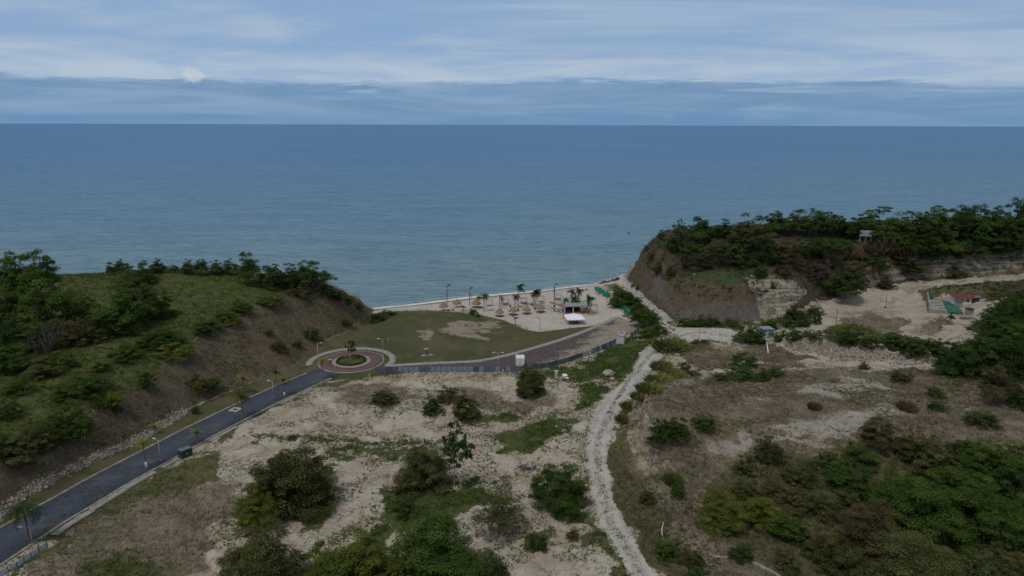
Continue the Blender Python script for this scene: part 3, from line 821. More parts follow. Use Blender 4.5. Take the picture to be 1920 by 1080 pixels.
# how far out from the shore line
out = np.clip(SY - (262 + 0.22 * np.maximum(0, SX + 70)), -50, 9000)
fattr(sea_me, 'offshore', out)
smat, t, b = new_mat('sea_water')
pos = t.new('ShaderNodeNewGeometry').outputs['Position']
off = att('offshore'); depth = att('depth')
n1 = t.noise(t.scale(pos, (0.010, 0.03, 1)), 1.0, 4, .6)
n2 = t.noise(t.scale(pos, (0.0015, 0.006, 1)), 1.0, 4, .6)
deepc = t.mix(t.smap(n2, .35, .65), (0.068, 0.202, 0.425), (0.088, 0.226, 0.460))
shal = t.mix(t.smap(n1, .35, .65), (0.165, 0.262, 0.300), (0.200, 0.295, 0.325))
midc = t.mix(t.smap(n1, .35, .65), (0.125, 0.242, 0.340), (0.150, 0.272, 0.375))
lg = t.math('LOGARITHM', t.math('MAXIMUM', off, 1.0), 10.0)
c = t.mix(t.smap(off, 10, 260), shal, midc)
c = t.mix(t.smap(lg, 2.3, 3.45), c, deepc)
c = t.mix(t.smap(depth, 1.3, 0.0, 0, .55), c, (0.20, 0.215, 0.20))
rip = t.noise(t.scale(pos, (0.09, 0.30, 1)), 1.0, 5, .7, .5)
rip2 = t.noise(t.scale(pos, (0.018, 0.075, 1)), 1.0, 4, .65, .5)
ripf = t.math('ADD', t.math('MULTIPLY', rip, .6), t.math('MULTIPLY', rip2, .4))
c = t.mix(t.smap(ripf, .38, .58, .45, 0), c, (0.040, 0.115, 0.190))  # shaded and bright sides of ripples painted into the water colour
c = t.mix(t.smap(ripf, .52, .68, 0, .22), c, (0.15, 0.21, 0.26))
rip3 = t.noise(t.scale(pos, (0.11, 0.42, 1)), 1.0, 3, .6, .8)
c = t.mix(t.smap(rip3, .34, .50, .50, 0), c, (0.040, 0.115, 0.185))  # finer ripple dashes, their shade and gleam also put into the colour
c = t.mix(t.smap(rip3, .56, .70, 0, .25), c, (0.24, 0.37, 0.47))
# surf: thin broken lines parallel to the shore
wv = t.noise(t.scale(pos, (0.08, 0.25, 1)), 1.0, 4, .6)
d2 = t.math('ADD', depth, t.math('MULTIPLY', t.math('SUBTRACT', wv, .5), .75))
def band_f(c0, w): return t.smap(t.math('ABSOLUTE', t.math('SUBTRACT', d2, c0)), w, w * .35)
fn = t.noise(pos, 0.9, 5, .7)
sx_ = t.new('ShaderNodeSeparateXYZ'); t.link(pos, sx_.inputs[0])
right = t.smap(sx_.outputs[0], -20, 50, .35, 1)
foam = t.math('MULTIPLY', band_f(.08, .34), t.smap(fn, .30, .48))
foam = t.math('MAXIMUM', foam, t.math('MULTIPLY', t.math('MULTIPLY', band_f(.70, .24), t.smap(fn, .47, .60)), right))
foam = t.math('MAXIMUM', foam, t.math('MULTIPLY', t.math('MULTIPLY', band_f(1.45, .18), t.smap(fn, .53, .66)), right))
c = t.mix(t.math('MULTIPLY', foam, .9), c, (0.75, 0.77, 0.78))
t.setin(b.inputs['Base Color'], c)
t.setin(b.inputs['Roughness'], t.math('MAXIMUM', 0.22, t.math('MULTIPLY', foam, .8)))
b.inputs['IOR'].default_value = 1.33
b.inputs['Specular IOR Level'].default_value = 0.15
b.inputs['Specular Tint'].default_value = (0.72, 0.90, 1.0, 1)
w1 = t.noise(t.scale(pos, (0.05, 0.16, 1)), 1.0, 5, .62, .4)
w2 = t.noise(t.scale(pos, (0.4, 0.9, 1)), 1.0, 4, .65, .3)
w3 = t.noise(t.scale(pos, (0.012, 0.05, 1)), 1.0, 3, .55)
hh = t.math('ADD', t.math('MULTIPLY', w1, 1.4), t.math('MULTIPLY', w2, .30))
hh = t.math('ADD', hh, t.math('MULTIPLY', w3, 3.0))
bp = t.new('ShaderNodeBump'); bp.inputs['Strength'].default_value = 0.9; bp.inputs['Distance'].default_value = 1.0
t.link(hh, bp.inputs['Height'])
df = t.new('ShaderNodeBsdfDiffuse'); t.link(c, df.inputs[0]); t.link(bp.outputs[0], df.inputs['Normal'])
gl = t.new('ShaderNodeBsdfGlossy'); gl.inputs['Roughness'].default_value = .22; t.link(bp.outputs[0], gl.inputs['Normal'])
fr = t.new('ShaderNodeFresnel'); fr.inputs[0].default_value = 1.33; t.link(bp.outputs[0], fr.inputs['Normal'])
mxs = t.new('ShaderNodeMixShader')
t.setin(mxs.inputs[0], t.math('MINIMUM', t.math('MULTIPLY', fr.outputs[0], t.math('SUBTRACT', .5, t.math('MULTIPLY', foam, .45))), .20))
t.link(df.outputs[0], mxs.inputs[1]); t.link(gl.outputs[0], mxs.inputs[2])
t.link(mxs.outputs[0], t.n['Material Output'].inputs[0]); t.n.remove(b)
sea_me.materials.append(smat)
sea = link(bpy.data.objects.new('sea', sea_me)); tag(sea, kind='structure')
# ------------------------------------------------------------------ foliage materials
def leaf_mat(name, dark, light, trans=0.25):
    m = bpy.data.materials.new(name); m.use_nodes = True
    t = NT(m); t.n.clear()
    a = t.new('ShaderNodeAttribute'); a.attribute_name = 'tint'
    oi = t.new('ShaderNodeObjectInfo')
    f = t.math('ADD', t.math('MULTIPLY', a.outputs['Fac'], .9), t.math('MULTIPLY', t.math('SUBTRACT', oi.outputs['Random'], .5), .35), clamp=True)
    c = t.mix(f, dark, light)
    d = t.new('ShaderNodeBsdfDiffuse'); t.link(c, d.inputs[0])
    tr = t.new('ShaderNodeBsdfTranslucent'); t.link(c, tr.inputs[0])
    mx = t.new('ShaderNodeMixShader'); mx.inputs[0].default_value = trans
    t.link(d.outputs[0], mx.inputs[1]); t.link(tr.outputs[0], mx.inputs[2])
    o = t.new('ShaderNodeOutputMaterial'); t.link(mx.outputs[0], o.inputs[0])
    return m
LM = {
 'dk': leaf_mat('foliage_dark_green', (0.024, 0.047, 0.013), (0.074, 0.116, 0.032)),
 'md': leaf_mat('foliage_mid_green', (0.034, 0.064, 0.015), (0.098, 0.150, 0.036)),
 'br': leaf_mat('foliage_fresh_green', (0.034, 0.066, 0.014), (0.095, 0.152, 0.034)),
 'ol': leaf_mat('foliage_olive', (0.048, 0.054, 0.019), (0.135, 0.140, 0.052)),
 'yg': leaf_mat('foliage_yellow_green', (0.056, 0.078, 0.017), (0.160, 0.190, 0.040)),
 'bo': leaf_mat('foliage_brown_olive', (0.052, 0.046, 0.022), (0.155, 0.128, 0.064)),
 'rb': leaf_mat('scrub_red_brown', (0.050, 0.036, 0.030), (0.120, 0.085, 0.068), .1),
 'gy': leaf_mat('bare_grey_twigs', (0.070, 0.062, 0.055), (0.140, 0.125, 0.110), .0),
 'tn': leaf_mat('tall_dry_grass', (0.085, 0.060, 0.032), (0.210, 0.155, 0.085), .2),
 'wd': leaf_mat('low_weeds', (0.050, 0.078, 0.022), (0.140, 0.185, 0.060), .25),
 'gg': leaf_mat('tall_green_grass', (0.100, 0.115, 0.030), (0.270, 0.270, 0.095), .25),
 'dg': leaf_mat('dry_grass_blades', (0.125, 0.103, 0.070), (0.310, 0.255, 0.180), .15),
 'pl': leaf_mat('palm_frond_green', (0.030, 0.046, 0.016), (0.085, 0.110, 0.040), .2),
 'py': leaf_mat('palm_frond_yellow', (0.120, 0.120, 0.024), (0.300, 0.290, 0.060), .2),
 'pd': leaf_mat('palm_frond_withered', (0.075, 0.060, 0.042), (0.170, 0.140, 0.100), .1),
}
WORD = {'dk': 'dark green', 'md': 'mid green', 'br': 'fresh green', 'ol': 'olive', 'yg': 'yellow green', 'bo': 'brownish olive', 'rb': 'reddish brown', 'gy': 'bare grey', 'tn': 'tan', 'gg': 'pale yellow green'}
BARK = simple_mat('bark', (0.16, 0.13, 0.10), .95, .35, 4.0, spec=.1, bump=.03)
BARK_PALE = simple_mat('pale_bark', (0.34, 0.30, 0.25), .95, .3, 4.0, spec=.1)

def orient_quads(C, N, size, asp, tw, bend=0.0):
    """leaf cards: centre C, normal N, half size, aspect, in-plane turn"""
    N = N / np.maximum(1e-6, np.linalg.norm(N, axis=1, keepdims=True))
    ref = np.where(np.abs(N[:, 2:3]) > .9, np.array([[1., 0, 0]]), np.array([[0, 0, 1.]]))
    a = np.cross(N, ref); a /= np.linalg.norm(a, axis=1, keepdims=True)
    b = np.cross(N, a)
    ca, sa = np.cos(tw)[:, None], np.sin(tw)[:, None]
    u = (a * ca + b * sa) * size[:, None]; v = (-a * sa + b * ca) * (size * asp)[:, None]
    V = np.stack([C - u, C - v, C + u, C + v], 1)       # diamond shaped leaf sprays
    return V.reshape(-1, 3)

def crown_mesh(name, seed, style, nclump, nleaf, leaf, flat=0.0):
    r = np.random.default_rng(seed)
    # several unequal lobes make an uneven outline
    nl = {'bush': 6, 'mound': 8, 'tree': 6, 'umbrella': 7, 'airy': 6, 'sparse': 6}[style]
    base = {'bush': .03, 'mound': .02, 'tree': .22, 'umbrella': .6, 'airy': .46, 'sparse': .25}[style]
    L = [(r.uniform(-.08, .08), r.uniform(-.08, .08), r.uniform(.24, .30), 1.0 if style != 'mound' else .9)]
    for k in range(nl - 1):
        a_ = k * 2 * math.pi / (nl - 1) + r.uniform(-.4, .4); q_ = r.uniform(.16, .32); rd_ = r.uniform(.14, .24)
        L.append((math.cos(a_) * q_, math.sin(a_) * q_, rd_, {'umbrella': r.uniform(.82, .97), 'mound': r.uniform(.30, .95)}.get(style, r.uniform(.48, .92))))
    wts = np.array([l[2] ** 2 * (l[3] + .2) for l in L]); wts /= wts.sum()
    ctr, rad = [], []
    for k in range(nclump):
        lx, ly, lr, lh = L[r.choice(nl, p=wts)]
        d_ = r.normal(size=3); d_ /= np.linalg.norm(d_); d_[2] = abs(d_[2])
        q_ = r.uniform(.55, 1.0) if r.random() < .82 else r.uniform(1.0, 1.28 - .22 * d_[2])
        rd_ = r.uniform(.055, .135) * (.7 if q_ > 1 else 1)
        if style == 'umbrella': zc = lh - .06 - (1 - d_[2]) * .14
        else: zc = base + (lh - base - .08) * d_[2] ** .7 * min(q_, 1.06)
        ctr.append((lx + d_[0] * lr * q_, ly + d_[1] * lr * q_, zc)); rad.append(rd_)
    ctr = np.array(ctr); rad = np.array(rad)
    if style == 'airy': rad *= .85
    Cs, Ns, Ts = [], [], []
    for c, rd in zip(ctr, rad):
        d = r.normal(size=(nleaf, 3)); d /= np.linalg.norm(d, axis=1, keepdims=True)
        d[:, 2] = np.where(d[:, 2] < -.35, -d[:, 2] * .6, d[:, 2])
        rr = rd * (0.45 + 0.6 * r.random(nleaf) ** .6)
        sq = np.array([1, 1, {'umbrella': .40, 'tree': 1.0, 'airy': 1.0}.get(style, .85)])
        Cs.append(c + d * rr[:, None] * sq)
        out = Cs[-1] - np.array([0, 0, .35])
        Ns.append(d * .8 + out * .6 + np.array([0, 0, .35]) + r.normal(size=(nleaf, 3)) * .45)
        Ts.append(np.clip(r.normal(.5, .22) + r.normal(0, .14, nleaf), 0, 1))
    C = np.concatenate(Cs); N = np.concatenate(Ns); T = np.concatenate(Ts)
    C[:, 2] = np.maximum(C[:, 2], .015)
    nn = len(C)
    V = orient_quads(C, N, leaf * r.uniform(.6, 1.35, nn), r.uniform(.34, .66, nn), r.uniform(0, 6.28, nn))
    me = mesh_np(name, V, np.arange(nn * 4).reshape(-1, 4), LM['md'])
    fattr(me, 'tint', np.repeat(T, 4))
    return me, ctr, rad

def trunk_mesh(name, seed, ctr, h0, r0, mat, nlimb=7):
    r = np.random.default_rng(seed)
    mb = MB()
    top = Vector((r.uniform(-.03, .03), r.uniform(-.03, .03), h0))
    mb.tube([(0, 0, -.06), (0, 0, .02), top * .6, top], [r0 * 1.5, r0 * 1.15, r0 * .9, r0 * .75], 7)
    order = r.permutation(len(ctr))[:nlimb]
    for i in order:
        e = Vector(ctr[i])
        mid = top.lerp(e, .5) + Vector((0, 0, .03)); mid.x *= .9; mid.y *= .9
        mb.tube([top * .85, mid, e], [r0 * .55, r0 * .35, r0 * .12], 5)
    return mb.mesh(name, mat)

PROTO = {}
def make_proto(key, style, seeds, nclump, nleaf, leaf, h0, r0, mat=None):
    PROTO[key] = []
    for s in seeds:
        cm, ctr, rad = crown_mesh('crown', s, style, nclump, nleaf, leaf)
        PROTO[key].append((cm, trunk_mesh('trunk', s, ctr, h0, r0, mat or BARK)))
make_proto('bushL', 'bush', (1, 2, 3, 6), 170, 260, .0105, .16, .020)
make_proto('moundL', 'mound', (4, 5, 7), 170, 240, .0105, .12, .016)
make_proto('bush', 'bush', (11, 12, 13, 14, 10), 84, 130, .0165, .16, .020)
make_proto('mound', 'mound', (15, 16, 17, 18, 19), 84, 120, .0165, .12, .016)
make_proto('tree', 'tree', (21, 22, 23, 24, 25, 26), 96, 130, .0165, .24, .020)
make_proto('umbrella', 'umbrella', (31, 32), 90, 90, .0170, .50, .018)
make_proto('airy', 'airy', (41, 42, 43), 44, 18, .040, .42, .012, BARK_PALE)
make_proto('sparseL', 'sparse', (51, 52), 120, 130, .0105, .24, .015)
make_proto('sparse', 'sparse', (55, 56), 50, 56, .0210, .26, .016)

def twig_mesh(name, seed):
    r = np.random.default_rng(seed); mb = MB()
    for k in range(26):
        a = r.uniform(0, 6.28); q = r.uniform(.12, .46); z = r.uniform(.4, 1.0)
        e = Vector((math.cos(a) * q, math.sin(a) * q, z)); m_ = e * .5 + Vector((0, 0, .08))
        mb.tube([(0, 0, -.03), m_, e], [.012, .008, .003], 4, False)
        for j in range(7):
            f = e.lerp(m_, r.random()); g = f + Vector(r.normal(0, .10, 3)); g.z = max(g.z, .05)
            mb.tube([f, g], [.005, .002], 3, False)
    me = mb.mesh(name, LM['gy']); fattr(me, 'tint', np.random.default_rng(seed).random(len(me.vertices)))
    return me
def reed_mesh(name, seed, nb=560):
    r = np.random.default_rng(seed)
    a = r.uniform(0, 6.28, nb); q = np.sqrt(r.random(nb)) * .42
    bx, by = np.cos(a) * q, np.sin(a) * q
    hgt = r.uniform(.35, 1.0, nb) * (1 - q * 1.1); le = r.uniform(.05, .26, nb); la = a + r.normal(0, .8, nb)
    w = r.uniform(.007, .016, nb)
    wx, wy = -np.sin(la) * w, np.cos(la) * w
    V = np.zeros((nb, 4, 3))
    V[:, 0] = np.stack([bx - wx, by - wy, 0 * bx - .02], 1); V[:, 1] = np.stack([bx + wx, by + wy, 0 * bx - .02], 1)
    tx, ty = bx + np.cos(la) * le, by + np.sin(la) * le
    V[:, 2] = np.stack([(bx + tx) / 2 + wx * 1.3, (by + ty) / 2 + wy * 1.3, hgt * .7], 1); V[:, 3] = np.stack([tx, ty, hgt], 1)
    me = mesh_np(name, V.reshape(-1, 3), np.arange(nb * 4).reshape(-1, 4), LM['tn'])
    fattr(me, 'tint', np.repeat(r.random(nb), 4))
    return me
TWIG = [twig_mesh('branches', s) for s in (61, 62)]
REED = [reed_mesh('blades', s) for s in (71, 72, 73)]

ORD = ['first','second','third','fourth','fifth','sixth','seventh','eighth','ninth','tenth','eleventh','twelfth','thirteenth','fourteenth','fifteenth','sixteenth','seventeenth','eighteenth','nineteenth','twentieth']
NAME = {'bush': 'shrub', 'mound': 'shrub', 'bushL': 'bushy_tree', 'moundL': 'bushy_tree', 'tree': 'broadleaf_tree', 'umbrella': 'umbrella_tree', 'airy': 'slender_tree', 'sparse': 'broadleaf_tree', 'sparseL': 'broadleaf_tree', 'dead': 'dead_shrub', 'reed': 'grass_clump'}
CATN = {'shrub': 'shrub', 'bushy_tree': 'tree', 'broadleaf_tree': 'tree', 'umbrella_tree': 'tree', 'slender_tree': 'tree', 'dead_shrub': 'shrub', 'grass_clump': 'grass clump'}
PR = random.Random(5)
def plant(px, py, w, h, style, mat, label, group):
    if len(label.split()) > 16: print('LONG', label)
    p = hit(px, py); q_ = py
    while (p.z < .2 or p.y > 320) and q_ < py + 40:      # base hidden behind a crest: step to the crest itself
        q_ += 1.0; p = hit(px, q_)
    h = h + (q_ - py)
    dist = (p - Vector((0, 0, CAM_H))).length
    W_, H_ = w * dist / FPX, h * dist / FPX * 1.04
    nm = NAME[style]
    e = empty(nm, (p.x, p.y, p.z - 0.08 * min(1.5, H_ * .3)), PR.uniform(0, 6.28), label, CATN[nm], group)
    W_ *= 1.04
    e.scale = (W_, W_, H_)
    if style == 'reed':
        o = link(bpy.data.objects.new('blades', PR.choice(REED))); o.parent = e; kids = [o]
    elif style == 'dead':
        o = link(bpy.data.objects.new('branches', PR.choice(TWIG))); o.parent = e; kids = [o]
    else:
        cm, tm = PR.choice(PROTO[style])
        o = link(bpy.data.objects.new('crown', cm)); o.parent = e; kids = [o]
        tr = link(bpy.data.objects.new('trunk', tm)); tr.parent = e
    for o in kids:
        o.material_slots[0].link = 'OBJECT'; o.material_slots[0].material = LM[mat]
    return e

def zone(phrase, group, rows, singular='shrub'):
    """rows ordered left to right in the photograph; label says which one along the row"""
    rows = sorted(rows, key=lambda q: q[0])
    for i, (px, py, w, h, st, m) in enumerate(rows):
        kind = {'bush': 'rounded shrub', 'mound': 'spreading shrub', 'tree': 'leafy tree', 'bushL': 'bushy tree', 'moundL': 'sprawling bushy tree', 'umbrella': 'flat topped tree', 'airy': 'thin open tree', 'sparse': 'thin leafed tree', 'sparseL': 'thin leafed tree', 'dead': 'leafless shrub', 'reed': 'tall grass clump'}[st]
        pos_ = ORD[i] + ' from left' if i < len(rows) - 1 else 'rightmost'
        if i == 0: pos_ = 'leftmost'
        plant(px, py, w, h, st, m, f"{WORD[m]} {kind}, {pos_} {phrase}", group)

# ---- headland
zone('along the headland skyline', 'trees on the headland skyline', [
 (1213,470,13,12,'sparse','ol'),(1238,450,19,21,'sparse','br'),(1272,450,33,38,'airy','md'),(1314,456,67,50,'tree','md'),(1354,444,44,33,'bush','dk'),(1400,470,100,67,'bush','ol'),
 (1452,440,61,44,'tree','dk'),(1492,438,58,44,'tree','md'),(1530,442,60,50,'tree','md'),(1562,440,48,40,'tree','dk'),(1594,444,54,35,'bush','dk'),(1655,448,100,60,'mound','md'),
 (1714,444,54,42,'tree','dk'),(1748,442,63,48,'tree','md'),(1788,442,61,50,'tree','dk'),(1824,444,58,54,'tree','md'),(1860,444,61,50,'tree','md'),(1896,444,63,61,'tree','dk'),(1930,444,58,54,'tree','dk')])
zone('in the scrub belt below the headland skyline', 'scrub belt of the headland', [
 (1262,470,40,32,'bush','dk'),(1296,484,50,36,'mound','md'),(1340,490,64,42,'bush','dk'),(1388,500,64,44,'bush','br'),(1436,496,60,44,'tree','dk'),(1478,500,66,46,'bush','bo'),(1516,482,54,38,'tree','dk'),
 (1552,486,50,40,'bush','dk'),(1580,474,40,26,'bush','md'),(1686,478,64,42,'tree','dk'),(1730,480,64,44,'bush','dk'),(1776,480,64,46,'tree','md'),(1826,478,64,48,'bush','dk'),(1872,476,64,48,'tree','dk'),(1915,476,60,48,'tree','dk')])
zone('on the headland slope above the cut', 'slope scrub of the headland', [
 (1222,488,22,20,'mound','ol'),(1232,512,24,24,'mound','dk'),(1258,520,28,26,'mound','ol'),(1284,506,46,34,'dead','rb'),(1318,506,56,36,'mound','rb'),(1352,502,52,28,'dead','rb'),(1300,496,22,20,'bush','br'),
 (1425,522,32,28,'bush','md'),(1468,520,36,26,'mound','bo'),(1450,541,12,12,'bush','dk'),(1530,520,54,34,'mound','rb'),(1560,504,56,34,'dead','rb'),(1576,560,80,54,'tree','dk'),(1598,520,60,34,'mound','bo'),(1640,506,60,32,'mound','dk'),(1690,500,60,26,'mound','bo')])
zone('around the white hoarding', 'tall dry grass near the hoarding', [
 (1590,482,34,26,'reed','tn'),(1642,474,34,24,'reed','tn'),(1664,470,50,40,'reed','tn'),(1690,478,44,30,'reed','tn')])
zone('on the pale bedded cut', 'shrubs over the bedded cut', [
 (1740,488,60,24,'mound','dk'),(1800,484,60,26,'mound','bo'),(1860,478,60,26,'mound','dk'),(1712,512,50,18,'mound','ol'),(1660,540,40,20,'mound','bo'),(1790,516,44,14,'mound','ol')])
zone('along the foot of the dark slope', 'shrubs at the cliff foot', [
 (1282,612,30,18,'mound','md'),(1306,612,42,26,'mound','md'),(1340,612,40,22,'mound','dk'),(1374,612,34,16,'mound','ol'),(1446,616,44,22,'mound','md'),(1474,612,36,24,'mound','md'),
 (1494,596,48,26,'mound','dk'),(1506,612,30,20,'bush','md'),(1526,590,34,20,'mound','ol'),(1528,606,26,20,'bush','md')])
zone('in the gully behind the spoil heaps', 'shrubs in the gully', [
 (1398,642,50,40,'bush','md'),(1422,644,36,28,'bush','dk'),(1462,640,34,24,'mound','dk'),(1490,636,40,22,'mound','md'),(1522,636,40,18,'mound','ol'),(1582,646,40,30,'bush','dk'),(1612,652,50,30,'mound','dk'),(1646,650,36,18,'mound','ol'),(1684,656,56,30,'bush','dk'),
 (1718,664,64,32,'mound','md'),(1752,668,46,28,'bush','dk'),(1778,664,46,26,'mound','dk')])
zone('in the wood beside the small house', 'trees of the right hand wood', [
 (1776,702,56,40,'bush','dk'),(1806,704,94,52,'bush','dk'),(1848,664,62,46,'bush','dk'),(1853,694,84,60,'bush','md'),(1870,646,76,56,'tree','dk'),(1878,602,54,46,'bush','dk'),(1896,704,84,64,'bush','dk'),(1904,656,64,46,'bush','md'),(1908,628,64,64,'tree','dk'),(1914,588,46,40,'bush','dk'),(1932,694,64,66,'tree','dk')])
zone('on the open brown slope at right', 'shrubs on the open slope', [
 (1620,692,26,12,'mound','ol'),(1688,716,40,22,'mound','ol'),(1752,744,38,18,'mound','md'),(1757,768,32,15,'mound','dk'),(1862,754,66,60,'tree','bo'),(1840,796,56,24,'mound','dk'),(1912,762,46,36,'bush','dk'),(1700,768,30,20,'reed','tn'),(1527,766,22,16,'reed','tn')])
zone('on the low mound beyond the plateau', 'shrubs on the low mound', [
 (1352,712,34,16,'mound','ol'),(1388,710,64,30,'mound','md'),(1395,688,50,30,'mound','md'),(1424,712,44,22,'mound','dk'),(1452,706,40,18,'mound','md'),(1300,704,26,8,'reed','tn')])
zone('right of the dirt track', 'tall grass beside the dirt track', [
 (1256,654,66,28,'reed','gg'),(1240,692,40,22,'reed','gg'),(1284,700,32,28,'bush','md'),(1264,706,54,16,'reed','gg'),(1236,716,54,18,'reed','gg'),(1216,732,46,20,'reed','gg'),(1199,746,34,16,'reed','gg'),(1182,764,38,16,'reed','gg'),(1168,788,30,14,'reed','gg'),(1304,643,20,8,'mound','ol'),(1322,642,14,8,'reed','gg')])
zone('on the eroded scarp above the track', 'shrubs on the scarp', [
 (1236,832,60,54,'bush','dk'),(1272,822,70,46,'mound','dk'),(1318,804,58,30,'bush','md'),(1262,905,34,24,'reed','yg'),(1215,940,40,30,'mound','ol'),(1270,930,36,26,'mound','md')])
zone('at the upper edge of the thicket', 'upper edge of the thicket', [
 (1396,884,54,37,'mound','ol'),(1438,864,66,49,'bush','ol'),(1500,906,76,40,'mound','ol'),(1560,886,67,40,'mound','md'),(1612,868,71,37,'bush','md'),(1652,838,81,49,'bush','bo'),(1704,860,71,50,'bush','ol'),(1748,884,101,59,'mound','ol'),(1806,852,50,22,'reed','ol'),(1850,884,101,54,'bush','md'),(1912,880,59,50,'bush','md'),(1800,900,76,50,'bush','dk')])
zone('in the middle of the thicket', 'middle of the thicket', [
 (1352,985,95,63,'moundL','yg'),(1432,985,97,58,'moundL','yg'),(1484,1012,79,48,'bush','br'),(1524,962,84,46,'mound','ol'),(1592,926,88,49,'bush','dk'),(1590,975,79,49,'bush','ol'),(1690,934,88,51,'mound','br'),(1722,1000,150,99,'bushL','br'),(1800,936,106,58,'bush','md'),(1852,1010,132,86,'bushL','md'),(1900,940,88,58,'bush','dk'),(1930,1010,79,70,'bush','md'),(1400,930,53,32,'mound','ol'),(1455,930,62,35,'mound','bo')])
zone('in front of the thicket near the bottom', 'front of the thicket', [
 (1250,1046,56,39,'mound','md'),(1300,1060,53,35,'mound','ol'),(1392,1048,53,32,'mound','dk'),(1470,1064,62,39,'mound','ol'),(1548,1056,79,53,'bush','ol'),(1626,1042,106,99,'bushL','bo'),(1602,1096,97,67,'bush','ol'),(1708,1104,167,107,'sparseL','ol'),(1800,1098,97,62,'bush','dk'),(1890,1080,79,44,'mound','ol'),(1320,1110,79,44,'mound','dk')])
# ---- left hill
zone('in the far left tree group', 'tree group on the left hill', [
 (8,610,76,63,'tree','dk'),(22,570,91,84,'tree','md'),(72,562,87,86,'tree','md'),(94,618,110,91,'bush','md'),(28,656,72,55,'bush','dk'),(66,654,76,51,'bush','md'),(148,606,61,53,'bush','md'),(134,646,66,46,'mound','bo'),(222,626,110,82,'bush','md'),(262,604,95,78,'bush','md'),(306,596,48,49,'bush','dk'),(178,640,66,42,'mound','ol'),(20,694,76,44,'bush','md'),(112,690,57,32,'mound','md')])
zone('along the left hill crest', 'trees on the left hill crest', [
 (210,506,22,17,'mound','md'),(230,508,35,20,'bush','md'),(258,530,70,39,'mound','md'),(298,512,35,26,'bush','dk'),(326,510,22,15,'bush','md'),(354,513,35,26,'bush','br'),(378,513,33,26,'tree','br'),(406,513,37,26,'bush','dk'),(434,514,39,28,'bush','br'),(467,532,50,59,'tree','md'),(506,536,57,44,'bush','dk'),(540,538,53,44,'bush','md'),(588,542,77,59,'tree','md'),(562,552,52,26,'mound','ol')])
zone('on the ridge falling to the beach', 'shrubs on the seaward ridge', [
 (612,554,34,22,'mound','md'),(632,562,38,22,'mound','dk'),(654,571,34,20,'mound','md'),(672,578,26,14,'mound','dk'),(712,600,28,18,'reed','ol'),(722,592,34,12,'mound','md'),(702,606,18,10,'reed','yg'),(738,590,18,7,'mound','dk')])
zone('on the dry brown embankment', 'shrubs on the dry embankment', [
 (275,728,32,36,'bush','dk'),(372,734,46,36,'mound','ol'),(402,730,34,28,'bush','md'),(366,775,17,16,'bush','md'),(524,658,36,20,'mound','ol'),(556,650,26,16,'mound','md'),(584,636,34,24,'bush','md'),(648,608,24,15,'reed','yg'),(505,628,24,14,'mound','ol'),(222,772,24,14,'mound','ol'),(130,820,40,26,'mound','ol')])
zone('on the left hill plateau', 'low shrubs on the left plateau', [
 (14,786,50,36,'mound','md'),(40,736,60,26,'mound','md'),(72,704,70,30,'mound','ol'),(132,748,70,34,'mound','md'),(172,734,76,36,'mound','md'),(198,758,46,26,'reed','yg'),(190,694,46,22,'mound','yg'),(240,672,70,28,'mound','md'),(284,654,56,24,'mound','dk'),(304,642,76,26,'mound','md'),(330,670,76,28,'mound','yg'),(384,624,66,26,'mound','md'),(424,604,56,24,'mound','yg'),(452,584,56,22,'mound','md'),(502,568,56,20,'mound','yg')])
zone('along the embankment lip', 'shrubs on the embankment lip', [
 (148,818,64,56,'bush','md'),(112,826,66,54,'mound','md'),(62,842,76,50,'mound','ol'),(36,868,84,44,'bush','ol'),(6,850,50,40,'mound','md')])
plant(90, 668, 70, 58, 'dead', 'gy', 'leafless grey shrub standing among green growth on the left hill', 'dead shrub of the left hill')
# ---- dirt lot
LOT = 'bushy trees scattered over the dirt lot'
for a in [
 (552,956,168,128,'bushL','ol','large dark olive bushy tree, widest one on the pale dirt right of the grey road'),
 (490,980,92,80,'bushL','yg','yellowish olive bush hugging the lower left side of the largest bushy tree'),
 (505,1092,142,106,'bushL','ol','olive bushy tree at the bottom edge, below the largest bushy tree'),
 (668,1096,176,106,'bushL','yg','yellowish bushy tree at the bottom edge, left half of the double crown'),
 (800,1092,180,134,'bushL','md','green bushy tree at the bottom edge, right half of the double crown'),
 (797,912,116,88,'bushL','ol','rounded olive bushy tree just left of the slender pale trunked tree'),
 (852,912,72,128,'airy','dk','slender tree with a pale bare trunk and a thin crown of large dark leaves'),
 (936,1002,116,100,'sparseL','ol','thin olive tree with see through crown between bottom bushes and dirt track'),
 (1056,955,118,98,'bushL','md','rounded green bushy tree close to the left edge of the dirt track'),
 (995,738,80,58,'bushL','ol','broad olive bush in front of the blue grey fence panels'),
 (808,778,46,42,'bush','dk','small dark round bush, left of the three bushes on the dirt rise'),
 (838,752,50,32,'bush','ol','olive bush behind the other two bushes on the dirt rise'),
 (872,782,66,52,'bush','ol','olive bush with visible stems, right of the three bushes on the dirt rise'),
 (720,757,62,28,'mound','ol','low olive thicket left of the three bushes on the dirt rise'),
 (920,1085,76,50,'mound','dk','low dark bush at the bottom edge, right of the double crown'),
 (1010,1030,40,34,'mound','dk','low dark green shrub under the thin olive tree near the track'),
 (762,965,60,30,'mound','dk','low dark weeds bush below the rounded olive bushy tree'),
 (1075,1010,30,26,'mound','ol','small olive shrub beside the track below the rounded green bushy tree'),
]: plant(*a, LOT)
BCH = 'greenery between the beach and the cliff path'
